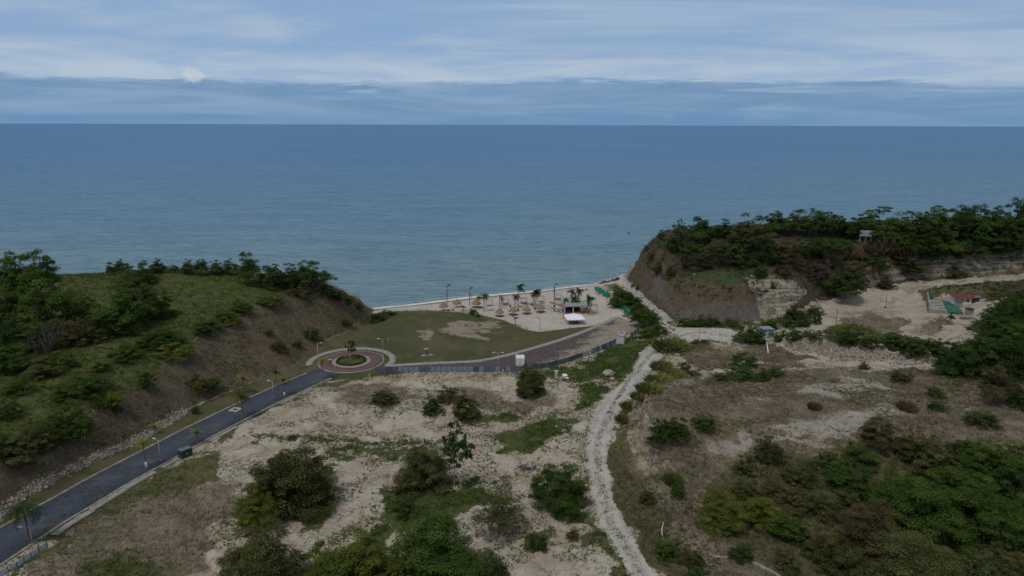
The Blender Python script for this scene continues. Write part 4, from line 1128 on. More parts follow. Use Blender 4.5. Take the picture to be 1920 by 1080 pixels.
for a in [
 (1206,613,56,36,'tree','dk','spreading dark tree at the end of the brick avenue'),
 (1151,577,34,22,'tree','md','small broad tree standing between the two turquoise nets'),
 (1190,573,40,20,'mound','dk','dark hedge shrub behind the upper end of the lower turquoise net'),
 (1162,556,36,15,'mound','ol','olive hedge shrub right of the upper turquoise net'),
 (1200,588,40,22,'mound','md','green hedge shrub above the tree at the end of the avenue'),
 (1222,600,36,20,'mound','md','green hedge shrub at the corner where the cliff path meets the track'),
 (1238,626,48,24,'mound','md','round green shrub between the avenue end and the dirt track'),
 (1216,632,40,22,'mound','md','green shrub right behind the white shed'),
 (1176,562,34,18,'mound','dk','dark shrub in the hedge beside the pale cliff path'),
 (886,590,22,15,'bush','br','bright green leafy bush at the edge of the sand below the palapas'),
 (896,594,14,7,'mound','br','low bright green plant hanging over the sand edge'),
 (1196,543,13,9,'mound','ol','small olive shrub beside the pale cliff path'),
 (1186,538,9,7,'mound','dk','tiny dark shrub on the rocks where the cliff path meets the shore'),
]: plant(*a, BCH)

# ------------------------------------------------------------------ ground cover (nobody could count it)
def sample_cells(weight, count, seed):
    r = np.random.default_rng(seed)
    dY = np.gradient(rowsY)[:, None]; cell = (dY * (GY * .9 + 16) * (tanx[1] - tanx[0]))
    vis = (np.abs(GX / (GY * .93 + 12)) < .98) & (GY > 78)
    w = np.clip(weight, 0, 1) * cell ** .8 * vis
    w = w.ravel() / w.sum()
    idx = r.choice(w.size, count, p=w)
    i, j = np.unravel_index(idx, GX.shape)
    i = np.minimum(i, nr - 2); j = np.minimum(j, NC - 2)
    fu, fv = r.random(count), r.random(count)
    def bl(G): return (G[i, j] * (1 - fu) + G[i, j + 1] * fu) * (1 - fv) + (G[i + 1, j] * (1 - fu) + G[i + 1, j + 1] * fu) * fv
    return np.stack([bl(GX), bl(GY), bl(GZ)], 1), r

def grass_stuff(name, weight, count, seed, mat, hmin, hmax, wid, blades, spread, lean):
    Pn, r = sample_cells(weight, count, seed)
    nb = count * blades
    B = np.repeat(Pn, blades, 0); B[:, :2] += r.normal(0, spread, (nb, 2))
    hs = np.repeat(r.uniform(hmin, hmax, count), blades) * r.uniform(.6, 1.1, nb)
    ang = r.uniform(0, 6.28, nb); la = r.uniform(0, 6.28, nb); ln = hs * r.uniform(.1, lean, nb)
    w = wid * r.uniform(.6, 1.4, nb)
    wx, wy = np.cos(ang) * w, np.sin(ang) * w
    V = np.zeros((nb, 3, 3))
    V[:, 0] = B + np.stack([-wx, -wy, -.05 + 0 * w], 1); V[:, 1] = B + np.stack([wx, wy, -.05 + 0 * w], 1)
    V[:, 2] = B + np.stack([np.cos(la) * ln, np.sin(la) * ln, hs], 1)
    me = mesh_np(name, V.reshape(-1, 3), np.arange(nb * 3).reshape(-1, 3), LM[mat])
    fattr(me, 'tint', np.repeat(np.clip(np.repeat(r.normal(.5, .2, count), blades) + r.normal(0, .15, nb), 0, 1), 3))
    o = link(bpy.data.objects.new(name, me)); return tag(o, kind='stuff')

def leafy_stuff(name, weight, count, seed, mat, rmin, rmax, hfac, leaves, leaf):
    Pn, r = sample_cells(weight, count, seed)
    nb = count * leaves
    rad = np.repeat(r.uniform(rmin, rmax, count) * (.5 + r.random(count)), leaves)
    d = r.normal(size=(nb, 3)); d /= np.linalg.norm(d, axis=1, keepdims=True); d[:, 2] = np.abs(d[:, 2])
    q = r.uniform(.5, 1.05, nb)
    C = np.repeat(Pn, leaves, 0) + d * (rad * q)[:, None] * np.array([1, 1, hfac])
    N = d + np.array([0, 0, .4]) + r.normal(size=(nb, 3)) * .5
    V = orient_quads(C, N, leaf * r.uniform(.6, 1.4, nb), r.uniform(.5, .8, nb), r.uniform(0, 6.28, nb))
    me = mesh_np(name, V, np.arange(nb * 4).reshape(-1, 4), LM[mat])
    fattr(me, 'tint', np.repeat(np.clip(np.repeat(r.normal(.45, .2, count), leaves) + r.normal(0, .13, nb), 0, 1), 4))
    o = link(bpy.data.objects.new(name, me)); return tag(o, kind='stuff')

nz1 = fbm(GX / 14, GY / 14, 91, 3); nz2 = fbm(GX / 5, GY / 5, 92, 3); nz3 = fbm(GX / 8, GY / 8, 93, 3)
clear = (1 - gm['lawn']) * (1 - gm['track']) * (1 - gm['beach'])
lefth = sstep(-30, -60, GX)
dirtm = clear * (1 - gm['dry']) * (1 - gm['lush']) * (1 - gm['head']) * (1 - gm['flat']) * (1 - gm['strata']) * (1 - gm['rust']) * (1 - gm['wall'])
grass_stuff('dry_grass', gm['dry'] * clear * (.35 + .65 * sstep(.38, .6, nz2)), 46000, 101, 'dg', .25, .70, .042, 5, .25, 1.2)
grass_stuff('track_verge_grass', sstep(.02, .3, gm['track']) * sstep(.98, .6, gm['track']) + .25 * gm['mid'], 2600, 114, 'ol', .15, .5, .06, 5, .2, .8)
grass_stuff('wild_grass', np.clip(gm['lush'] * (1 - .6 * gm['head']) + gm['verge'] * .7, 0, 1) * clear * (.3 + .7 * sstep(.4, .6, nz3)), 30000, 102, 'ol', .25, .8, .055, 5, .25, .8)
leafy_stuff('green_ground_cover', gm['lush'] * clear * sstep(.34, .50, nz2 * .5 + nz1 * .5) * (.35 + .65 * lefth), 19000, 103, 'md', .28, .95, .75, 15, .13)
leafy_stuff('yellow_green_ground_cover', gm['lush'] * clear * lefth * sstep(.48, .6, nz3), 9000, 104, 'yg', .28, .85, .75, 13, .12)
leafy_stuff('lush_weeds', gm['lush'] * clear * (1 - lefth) * sstep(.36, .5, nz2), 9000, 109, 'br', .2, .75, .7, 13, .12)
leafy_stuff('creeping_weeds', (dirtm * sstep(.45, .57, nz1 * .45 + nz2 * .55) + gm['verge'] * .3), 22000, 105, 'wd', .12, .45, .7, 8, .11)
leafy_stuff('brown_scrub', np.clip(gm['head'] + .30 * gm['rust'] * (GX > 40) + .25 * gm['strata'] + .15 * gm['dry'] * (GX > 0) * sstep(.5, .6, nz3), 0, 1) * clear, 8500, 106, 'bo', .4, 1.3, .9, 15, .19)
leafy_stuff('dark_scrub', np.clip(gm['head'], 0, 1) * clear * sstep(.42, .56, nz3), 5200, 107, 'dk', .5, 1.7, .9, 18, .22)
leafy_stuff('thicket_undergrowth', soft(proj(GX, GY, GZ)[0], proj(GX, GY, GZ)[1], [[(1420,880),(1600,850),(1920,860),(2050,900),(2050,1030),(1800,1040),(1600,1030),(1480,1000),(1340,1000),(1320,940)],[(1850,570),(2000,560),(2000,710),(1780,710)]], 20) * clear, 1600, 108, 'ol', .4, 1.1, .9, 18, .20)

leafy_stuff('embankment_weeds', gm['emb'] * (1 - gm['lawn']) * sstep(.44, .58, nz2), 3800, 110, 'bo', .25, .7, .7, 12, .11)
leafy_stuff('embankment_grass', gm['emb'] * (1 - gm['lawn']) * sstep(.50, .62, nz3), 1800, 111, 'ol', .25, .8, .8, 12, .11)

leafy_stuff('plateau_scrub', gm['dry'] * (GX > 0) * clear * (1 - gm['bare_r']) * sstep(.46, .60, nz1), 3200, 112, 'bo', .2, .6, .65, 11, .11)
leafy_stuff('plateau_weeds', gm['dry'] * (GX > 0) * clear * sstep(.48, .60, nz3), 2600, 113, 'ol', .2, .7, .65, 12, .11)
# ------------------------------------------------------------------ materials for built things
M_ = {
 'concrete': simple_mat('concrete', (0.30, 0.288, 0.265), .9, .25, 1.2, spec=.15),
 'kerb': simple_mat('kerb_concrete', (0.30, 0.285, 0.255), .9, .35, .8, spec=.15),
 'white': simple_mat('white_paint', (0.72, 0.72, 0.72), .55, .10, .7),
 'offwhite': simple_mat('weathered_white', (0.56, 0.56, 0.54), .7, .2, 1.0),
 'canvas': simple_mat('white_canvas', (0.78, 0.80, 0.86), .75, .06, .8),
 'roofgrey': simple_mat('grey_sheet_roof', (0.30, 0.285, 0.27), .7, .25, 1.2),
 'roofpale': simple_mat('pale_blue_grey_roof', (0.27, 0.295, 0.31), .7, .2, .6),
 'steel': simple_mat('galvanised_steel', (0.40, 0.41, 0.42), .5, .2, 2.0, spec=.4),
 'darksteel': simple_mat('dark_steel', (0.06, 0.062, 0.066), .6, .3, 2.0),
 'lamp': simple_mat('lamp_housing', (0.62, 0.62, 0.60), .5, .1, 2.0),
 'panel_blue': simple_mat('fence_panel_blue_grey', (0.115, 0.145, 0.195), .6, .4, .9),
 'panel_pale': simple_mat('fence_panel_pale_blue', (0.215, 0.255, 0.315), .6, .35, .9),
 'panel_dark': simple_mat('fence_panel_dark', (0.080, 0.100, 0.130), .6, .35, .9),
 'panel_white': simple_mat('fence_panel_white', (0.42, 0.47, 0.49), .6, .15, .9),
 'panel_cyan': simple_mat('fence_panel_cyan', (0.26, 0.36, 0.42), .6, .25, .9),
 'thatch': simple_mat('palm_thatch', (0.30, 0.20, 0.12), .95, .45, 5.0, spec=.05, bump=.05),
 'wood': simple_mat('brown_wood', (0.20, 0.125, 0.075), .8, .35, 3.0),
 'orange': simple_mat('orange_stained_wood', (0.34, 0.155, 0.075), .75, .3, 3.0),
 'redwood': simple_mat('dark_red_wood', (0.085, 0.032, 0.026), .8, .3, 2.0),
 'cream': simple_mat('cream_plaster', (0.55, 0.47, 0.36), .8, .15, 1.5),
 'blue': simple_mat('blue_fabric', (0.035, 0.125, 0.29), .7, .25, 3.0),
 'turq': simple_mat('turquoise_net', (0.015, 0.30, 0.26), .75, .30, .7, bump=.08),
 'green_cab': simple_mat('dark_green_cabinet', (0.030, 0.060, 0.048), .5, .25, 1.0),
 'grey_cab': simple_mat('grey_cabinet', (0.13, 0.15, 0.145), .6, .25, 1.0),
 'black': simple_mat('black_plastic', (0.025, 0.025, 0.028), .6, .2, 2.0),
 'yellow': simple_mat('yellow_plastic', (0.62, 0.50, 0.06), .5, .15, 2.0),
 'redroof': simple_mat('red_metal_roof', (0.150, 0.034, 0.030), .55, .25, 1.5),
 'glass': simple_mat('dark_window', (0.05, 0.065, 0.09), .15, .2, 2.0, spec=.6),
 'tankgreen': simple_mat('green_shade_cloth', (0.035, 0.125, 0.095), .8, .45, .8),
 'beige': simple_mat('beige_block', (0.36, 0.29, 0.21), .85, .2, 1.5),
 'shedblue': simple_mat('blue_grey_sheet_metal', (0.185, 0.225, 0.255), .6, .35, 1.0),
 'rock': simple_mat('pale_rock', (0.30, 0.265, 0.22), .95, .4, .9, spec=.1),
 'darkrock': simple_mat('dark_rock', (0.075, 0.068, 0.062), .9, .4, .9, spec=.1),
 'trunk': simple_mat('palm_trunk', (0.17, 0.145, 0.115), .95, .35, 5.0, spec=.05),
 'whitewash': simple_mat('whitewash', (0.60, 0.59, 0.56), .85, .12, 3.0, spec=.1),
 'tan': simple_mat('tan_concrete', (0.40, 0.34, 0.24), .9, .15, 2.0, spec=.1),
}
def paver_mat(name, c0, c1, cj, sx, sy, ang):
    m, t, b = new_mat(name)
    pos = t.new('ShaderNodeNewGeometry').outputs['Position']
    mp = t.new('ShaderNodeMapping'); t.link(pos, mp.inputs['Vector']); mp.inputs['Rotation'].default_value = (0, 0, ang)
    br = t.new('ShaderNodeTexBrick'); t.link(mp.outputs[0], br.inputs['Vector'])
    br.inputs['Scale'].default_value = 1.0; br.inputs['Brick Width'].default_value = sx; br.inputs['Row Height'].default_value = sy
    br.inputs['Mortar Size'].default_value = .03; br.inputs['Color1'].default_value = (*c0, 1); br.inputs['Color2'].default_value = (*c1, 1); br.inputs['Mortar'].default_value = (*cj, 1)
    n1 = t.noise(pos, .22, 5, .6); n2 = t.noise(pos, 1.3, 4, .65)
    c = t.mix(t.smap(n1, .35, .68, 0, .45), br.outputs['Color'], tuple(x * .62 for x in c0))
    c = t.mix(t.smap(n2, .55, .75, 0, .35), c, tuple(min(1, x * 1.7) for x in c1))
    n3 = t.noise(pos, .09, 5, .65, .8)
    c = t.mix(t.smap(n3, .54, .70, 0, .30), c, (0.20, 0.17, 0.13))
    t.setin(b.inputs['Base Color'], c); b.inputs['Roughness'].default_value = .85; b.inputs['Specular IOR Level'].default_value = .2
    bp = t.new('ShaderNodeBump'); bp.inputs['Strength'].default_value = .4; bp.inputs['Distance'].default_value = .03
    t.link(br.outputs['Fac'], bp.inputs['Height']); bp.invert = True; t.link(bp.outputs[0], b.inputs['Normal'])
    return m
GREYPAV = paver_mat('grey_pavers', (0.062, 0.078, 0.108), (0.078, 0.096, 0.130), (0.045, 0.054, 0.072), .42, .22, .4)
BRICK = paver_mat('purple_brick_paving', (0.150, 0.082, 0.088), (0.185, 0.105, 0.110), (0.120, 0.085, 0.085), .42, .22, .0)

def aven_mat():
    m, t, b = new_mat('worn_brick_avenue')
    pos = t.new('ShaderNodeNewGeometry').outputs['Position']
    a = t.new('ShaderNodeAttribute'); a.attribute_name = 'sand'
    n1 = t.noise(pos, .25, 5, .65); n2 = t.noise(pos, 1.4, 5, .65)
    c = t.mix(t.smap(n2, .35, .65), (0.072, 0.056, 0.060), (0.105, 0.080, 0.083))
    f = t.math('ADD', a.outputs['Fac'], t.math('MULTIPLY', t.math('SUBTRACT', n1, .5), 1.5))
    f = t.math('ADD', f, t.math('MULTIPLY', t.math('SUBTRACT', n2, .5), .7))
    c = t.mix(t.smap(f, .42, .78), c, t.mix(t.smap(n2, .4, .7), (0.30, 0.25, 0.205), (0.17, 0.15, 0.09)))
    t.setin(b.inputs['Base Color'], c); b.inputs['Roughness'].default_value = .9; b.inputs['Specular IOR Level'].default_value = .2
    return m

# ------------------------------------------------------------------ roads
def smooth_line(pts, step=1.6):
    """Catmull-Rom resample of (x,y,z)"""
    p = np.array(pts); out = []
    for i in range(len(p) - 1):
        p0, p1, p2, p3 = p[max(i - 1, 0)], p[i], p[i + 1], p[min(i + 2, len(p) - 1)]
        m = max(2, int(np.linalg.norm(p2 - p1) / step))
        for k in range(m):
            t_ = k / m
            out.append(.5 * ((2 * p1) + (-p0 + p2) * t_ + (2 * p0 - 5 * p1 + 4 * p2 - p3) * t_ ** 2 + (-p0 + 3 * p1 - 3 * p2 + p3) * t_ ** 3))
    out.append(p[-1])
    return np.array(out)

def offsets(c):
    d = np.gradient(c[:, :2], axis=0); d /= np.linalg.norm(d, axis=1, keepdims=True)
    return np.stack([-d[:, 1], d[:, 0]], 1)

def strip(name, c, o0, o1, dz0, dz1, mat, kind='structure', drop=.25, zc=None):
    """ribbon between lateral offsets o0..o1 of centre line c with skirts, as one sheet of real thickness"""
    nrm = offsets(c)
    L = np.concatenate([c[:, :2] + nrm * o0, (c[:, 2] + dz0)[:, None]], 1)
    Rr_ = np.concatenate([c[:, :2] + nrm * o1, (c[:, 2] + dz1)[:, None]], 1)
    Lb, Rb = L.copy(), Rr_.copy(); Lb[:, 2] -= drop; Rb[:, 2] -= drop
    V = np.concatenate([Lb, L, Rr_, Rb]); n_ = len(c); F_ = []
    for r_ in range(3):
        a = np.arange(n_ - 1) + r_ * n_
        F_.append(np.stack([a, a + n_, a + n_ + 1, a + 1], 1))
    me = mesh_np(name, V, np.concatenate(F_), mat)
    o = link(bpy.data.objects.new(name, me))
    if kind: tag(o, kind=kind)
    return o

RC = smooth_line(ROAD_C)
# start the drive outside the roundabout ring
RC = RC[np.hypot(RC[:, 0] - RB[0], RC[:, 1] - RB[1]) > 8.9]
strip('road', RC, -4.2, 4.2, 0.0, 0.0, GREYPAV)
strip('kerb', RC[2:], 4.2, 4.62, .13, .13, M_['kerb'])
strip('kerb', RC[2:], -4.6, -4.2, .13, .13, M_['kerb'])
def seg(c, pa, pb):
    """index range of line c between two photo pixels"""
    def near_(p):
        x, y, z = hit(*p); return int(np.argmin(np.hypot(c[:, 0] - x, c[:, 1] - y)))
    a, b_ = sorted((near_(pa), near_(pb)))
    return c[a:b_ + 1]
for pa, pb, a, b_ in [((100, 1003), (158, 960), 5.1, 6.3), ((162, 955), (221, 915), 4.75, 6.0), ((226, 913), (283, 880), 4.75, 5.9), ((470, 789), (505, 771), 6.0, 7.4), ((300, 874), (333, 858), 4.75, 5.7), ((392, 828), (440, 803), 5.0, 5.9), ((540, 756), (600, 730), 4.9, 5.9)]:
    strip('pavement', seg(RC, pa, pb), a, b_, .10, .10, M_['concrete'])

# avenue to the beach: left edge traced, right edge follows the fence
AL = smooth_line([(*P(a, b_, c), c) for a, b_, c in [(722,688,4.2),(745,686.5,4.12),(800,683.5,4.06),(860,681,4.0),(900,678.5,3.92),(950,668.5,3.78),(1000,655,3.6),(1050,640,3.35),(1100,622,3.1),(1140,605,2.85),(1162,595,2.65)]], 2.0)
AR = smooth_line([(*P(a, b_, c), c) for a, b_, c in [(722,693.5,4.2),(760,693.5,4.12),(820,693,4.04),(890,692.5,3.98),(950,691,3.9),(1005,687,3.78),(1050,677,3.55),(1095,663,3.35),(1140,645,3.15),(1175,625,2.95),(1196,608,2.75)]], 2.0)
k_ = 44
def resamp(c, m):
    s_ = np.concatenate([[0], np.cumsum(np.linalg.norm(np.diff(c, axis=0), axis=1))])
    u_ = np.linspace(0, s_[-1], m)
    return np.stack([np.interp(u_, s_, c[:, q]) for q in range(3)], 1)
a_, b_ = resamp(AL, k_), resamp(AR, k_)
T_ = np.linspace(0, 1, 9)
G_ = a_[:, None] * (1 - T_)[None, :, None] + b_[:, None] * T_[None, :, None]
G_[:, :, 2] += .03 - .02 * np.abs(T_ - .5)[None]
sand = np.clip(np.linspace(-.55, 1.0, k_)[:, None] * 1.0 + (T_ - .35)[None] * np.linspace(.5, 1.1, k_)[:, None], 0, 1)
idx = np.arange(k_ * 9).reshape(k_, 9)
F_ = np.stack([idx[:-1, :-1], idx[:-1, 1:], idx[1:, 1:], idx[1:, :-1]], -1).reshape(-1, 4)
ame = mesh_np('brick_road', G_.reshape(-1, 3), F_, aven_mat()); fattr(ame, 'sand', sand)
tag(link(bpy.data.objects.new('brick_road', ame)), kind='structure')
strip('pavement', a_, 0.15, 1.75, .12, .12, M_['concrete'])
strip('kerb', a_, -.12, 0.15, .15, .15, M_['kerb'])

# roundabout
def ring(name, r0, r1, z, mat, a0=0, a1=360, n_=72, drop=.3, kind='structure', rin=0):
    A_ = np.radians(np.linspace(a0, a1, n_ + 1))
    def circ(r, zz): return np.stack([RB[0] + r * np.cos(A_), RB[1] + r * np.sin(A_), np.full(n_ + 1, zz)], 1)
    V = np.concatenate([circ(r0, z - drop), circ(r0, z), circ(r1, z), circ(r1, z - drop)]); F_ = []
    for q in range(3):
        i_ = np.arange(n_) + q * (n_ + 1); F_.append(np.stack([i_, i_ + 1, i_ + n_ + 2, i_ + n_ + 1], 1))
    o = link(bpy.data.objects.new(name, mesh_np(name, V, np.concatenate(F_), mat)))
    return tag(o, kind=kind)
ring('roundabout', 5.62, 9.15, RB[2] + .03, BRICK)
ring('kerb', 9.15, 9.5, RB[2] + .05, M_['kerb'])
ring('kerb', 5.25, 5.62, RB[2] + .17, M_['kerb'])
ring('pavement', 4.45, 5.25, RB[2] + .15, M_['concrete'])
ring('pavement', 11.0, 12.9, RB[2] + .10, M_['concrete'], -14, 199)
grass_m = simple_mat('island_grass', (0.075, 0.088, 0.032), .95, .35, .8, spec=.05)
mb = MB(); mb.lathe([(4.45, -.2), (4.45, .14), (3.0, .22), (.5, .27)], 40)
o = mb.build('island_lawn', grass_m, loc=(RB[0], RB[1], RB[2])); tag(o, kind='structure')
# clipped hedge round the island
r_ = np.random.default_rng(5); nb = 5200
ang = r_.uniform(0, 2 * math.pi, nb); ph = r_.uniform(-.4, 3.5, nb)
rad = .34 + .06 * np.sin(ang * 23)
keepm = ~((np.abs(np.mod(ang * 180 / math.pi, 360) - 112) < 4) | (np.abs(np.mod(ang * 180 / math.pi, 360) - 128) < 3))
rr_ = 3.95 + np.cos(ph) * rad
C_ = np.stack([np.cos(ang) * rr_, np.sin(ang) * rr_, .30 + np.sin(ph) * rad * 1.25], 1)[keepm]
N_ = np.stack([np.cos(ang) * np.cos(ph), np.sin(ang) * np.cos(ph), np.sin(ph) + .3], 1)[keepm] + r_.normal(size=(keepm.sum(), 3)) * .5
nb = len(C_)
hm = mesh_np('hedge', orient_quads(C_, N_, .11 * r_.uniform(.6, 1.4, nb), r_.uniform(.5, .8, nb), r_.uniform(0, 6, nb)), np.arange(nb * 4).reshape(-1, 4), LM['ol'])
fattr(hm, 'tint', np.repeat(r_.random(nb), 4))
o = link(bpy.data.objects.new('hedge', hm)); o.location = RB
tag(o, 'low clipped ring hedge on the roundabout island', 'hedge')
plant(659, 676.5, 27, 42, 'airy', 'dk', 'slim young tree with pale trunk in the middle of the roundabout', None)

# manhole in the grey road
p = hit(441, 769)
e = empty('manhole', (p.x, p.y, float(line_dist(np.array([p.x]), np.array([p.y]), [tuple(q) for q in RC])[1][0]) + .07), math.atan2(*(RC[30] - RC[20])[:2][::-1]), 'square tan manhole frame with a dark lid set in the grey road', 'manhole')
mb = MB()
for s_ in (-1, 1):
    mb.box((0, s_ * .85, 0), (2.4, .7, .02)); mb.box((s_ * .85, 0, 0), (.7, 1.0, .02))
mb.build('frame', M_['tan'], e); MB().box((0, 0, -.002), (.98, .98, .012)).build('lid', M_['darksteel'], e)

# ------------------------------------------------------------------ fences
def fence(px_pts, pw, ph, mats, label, seed, gap=None):
    c = np.array([hit(a, b_) for a, b_ in px_pts]); c = smooth_line(c, .5)
    s_ = np.concatenate([[0], np.cumsum(np.linalg.norm(np.diff(c[:, :2], axis=0), axis=1))])
    n_ = int(s_[-1] / pw)
    e = empty('fence', tuple(c[0]), 0, label, 'fence'); r = random.Random(seed); org = Vector(c[0])
    pts = [Vector([np.interp(k * pw, s_, c[:, q]) for q in range(3)]) - org for k in range(n_ + 1)]
    for p_ in pts: p_.z = gz(p_.x + org.x, p_.y + org.y) - org.z
    pm = {}
    post = MB().box((0, 0, ph * .5), (.09, .09, ph + .14)).mesh('post', M_['darksteel'])
    for k, p_ in enumerate(pts):
        o = link(bpy.data.objects.new('post', post)); o.parent = e; o.location = p_
        if k == n_: break
        d = pts[k + 1] - p_; mt = mats(k, r)
        if mt is None: continue
        if mt not in pm:
            mb = MB().box((pw * .5, 0, ph * .52), (pw - .10, .035, ph * .92))
            for z_ in (.06, .98): mb.box((pw * .5, .0, ph * z_), (pw - .1, .06, .05))
            pm[mt] = mb.mesh('panel', M_[mt])
        o = link(bpy.data.objects.new('panel', pm[mt])); o.parent = e; o.location = p_
        o.rotation_euler = (0, -math.atan2(d.z, math.hypot(d.x, d.y)), math.atan2(d.y, d.x))
    return e
fence([(705,698),(800,698),(900,697.5),(985,696)], 1.52, 1.65, lambda k, r: ('panel_pale' if 9 < k < 20 and r.random() < .8 else r.choice(['panel_blue', 'panel_blue', 'panel_dark', 'panel_pale'])), 'straight run of blue grey sheet fence from the roundabout to the white container', 1)
fence([(987,696),(1005,692.5),(1040,686),(1075,675.5),(1107,665)], 1.52, 1.5, lambda k, r: ('panel_white' if k in (17, 18, 19) else 'panel_cyan' if k in (14, 15, 21) else r.choice(['panel_blue', 'panel_dark'])), 'curving run of dark sheet fence with a few white panels beside the brick avenue', 2)
fence([(1108,664.5),(1130,656),(1158,643)], 1.52, 1.8, lambda k, r: r.choice(['panel_blue', 'panel_pale', 'panel_blue', 'panel_cyan']), 'blue sheet fence run ending at the white shed', 3)
fence([(1183,633),(1192,626),(1200,620)], 1.52, 1.8, lambda k, r: ['panel_dark', 'panel_white', 'panel_dark', 'panel_white', 'panel_dark', 'panel_pale'][k % 6], 'short fence run with white and dark panels behind the white shed', 4)
fence([(89,1027),(60,1046),(30,1064),(0,1083),(-50,1114)], 1.28, 1.0, lambda k, r: 'panel_white', 'low white panelled fence beside the grey road in the bottom left corner', 5)
fence([(1215,596),(1228,597),(1243,600)], 1.3, 1.3, lambda k, r: 'panel_cyan', 'pale blue fence bit at the end of the hedge below the cliff path', 6)

# ------------------------------------------------------------------ street lamps and poles
def lamp(px, py, h, ax, label, double=False, mat='steel', head='lamp', arm=.9):
    p = hit(px, py); e = empty('street_lamp', tuple(p), 0, label, 'street lamp', 'street lamps')
    MB().tube([(0, 0, -.1), (0, 0, h)], [.075, .05], 8).tube([(0, 0, -.1), (0, 0, .25)], [.16, .15], 8).build('pole', M_[mat], e)
    for s_ in ((1, -1) if double else (1,)):
        d = Vector(ax) * s_
        MB().tube([(0, 0, h - .05), d * arm * .5 + Vector((0, 0, h + .10)), d * arm + Vector((0, 0, h + .14))], [.045, .04, .035], 6).build('arm', M_[mat], e)
        MB().box(d * (arm + .32) + Vector((0, 0, h + .13)), (.75, .30, .12), math.atan2(d.y, d.x), bevel=.03).build('lamp_head', M_[head], e)
lamp(597.5, 685, 6.8, (1, -.3, 0), 'street lamp at the left rim of the roundabout')
lamp(718.5, 667, 5.3, (-1, -.2, 0), 'street lamp on the curved pavement right of the roundabout')
lamp(513, 745, 4.2, (-.9, .4, 0), 'street lamp beside the white banded palm halfway along the grey road')
lamp(301, 863, 4.3, (-.9, .5, 0), 'street lamp on the near side of the grey road left of the green cabinet')
lamp(629, 706, 4.8, (-1, .1, 0), 'thin street lamp where the grey road meets the roundabout')
lamp(61, 1022, 3.2, (-1, -.2, 0), 'short street lamp partly hidden behind the large palm at the bottom left')
lamp(934, 694, 5.2, (-1, 0, 0), 'twin armed pale street lamp behind the straight fence run', True)
lamp(1012.5, 619, 4.3, (-1, .2, 0), 'dark floodlight pole on the open sand below the palapas', False, 'darksteel', 'darksteel', .5)
lamp(1082, 606.5, 4.0, (-1, .1, 0), 'dark floodlight pole beside the white tent', False, 'darksteel', 'darksteel', .5)
def pole(px, py, h, r, mat, label, name='utility_pole', cat='pole', group='dark poles', base=False):
    p = hit(px, py); e = empty(name, tuple(p), 0, label, cat, group)
    MB().tube([(0, 0, -.2), (0, 0, h)], [r, r * .8], 8).build('shaft', M_[mat], e)
    if base: MB().lathe([(.7, -.1), (.55, .25), (.2, .4)], 10).build('footing', M_['darkrock'], e)
    else: MB().box((0, 0, h - .22), (.75, .07, .07)).build('crossarm', M_[mat], e)
pole(1044.5, 690, 5.6, .10, 'darksteel', 'dark pole behind the curving fence right of the white container')
pole(1194, 668, 4.5, .10, 'darksteel', 'dark pole in the weeds beside the dirt track below the white shed')
pole(1310, 641, 3.8, .09, 'darksteel', 'dark pole on the sandy mound right of the dirt track')
pole(1567, 608, 5.2, .09, 'darksteel', 'dark pole at the lower edge of the sandy yard')
pole(1660, 577.5, 4.6, .09, 'darksteel', 'dark pole on a small heap in the middle of the sandy yard', base=True)
for q in [(1037.5, 608, 3.2, 'thin grey pole on the open sand left of the tent'), (986.5, 617, 3.6, 'thin grey pole near the sand edge left of the floodlight'), (1143, 600, 3.4, 'thin grey pole at the right end of the sand near the avenue')]:
    pole(q[0], q[1], q[2], .05, 'steel', q[3], 'thin_pole', 'pole', 'thin poles on the sand')
def stake(px, py, h, label):
    p = hit(px, py); o = MB().box((0, 0, h / 2 - .1), (.22, .22, h), .3, bevel=.03).build('marker_post', M_['offwhite'], loc=tuple(p)); tag(o, label, 'marker post', 'white marker posts')
stake(693, 712, 1.7, 'tall white marker post left of the straight fence run')
stake(1008.5, 738, 1.0, 'white marker post right under the broad bush by the fence')
stake(1025.5, 741, 1.2, 'white marker post at the edge of the pale dirt patch')
stake(943, 700, 1.3, 'pale stub post in front of the straight fence run')
stake(728, 639.5, .9, 'small white marker on the lawn behind the roundabout')

# ------------------------------------------------------------------ palms
def frond(mb_v, base, az_, elev, length, droop, width, r, nseg=9, ragged=0.0):
    """leaflet triangles along a drooping rachis"""
    d = Vector((math.cos(az_), math.sin(az_), 0)); side = Vector((-d.y, d.x, 0))
    pts = []
    p = Vector(base); e_ = elev; st = length / nseg
    for k in range(nseg + 1):
        pts.append(p.copy()); p = p + (d * math.cos(e_) + Vector((0, 0, math.sin(e_)))) * st; e_ -= droop / nseg
    for k in range(nseg):
        t_ = (k + .5) / nseg; w = width * math.sin(math.pi * min(1, .12 + t_ * .86)) ** .7
        a, b_ = pts[k], pts[k + 1]
        f = (b_ - a)
        mb_v.append((a - side * .03, a + side * .03, b_))
        for s_ in (-1, 1):
            for j in (0, .5):
                if r.random() < ragged: continue
                q0 = a + f * j; q1 = a + f * (j + .38)
                tip = q0 + f * .9 + side * s_ * w * r.uniform(.8, 1.1) + Vector((0, 0, -w * r.uniform(.25, .6)))
                mb_v.append((q0, q1, tip))
def fronds_mesh(name, tris, mat, r):
    V = np.array([[tuple(p) for p in t3] for t3 in tris]).reshape(-1, 3)
    me = mesh_np(name, V, np.arange(len(V)).reshape(-1, 3), mat)
    fattr(me, 'tint', np.repeat([r.random() for _ in tris], 3)); return me
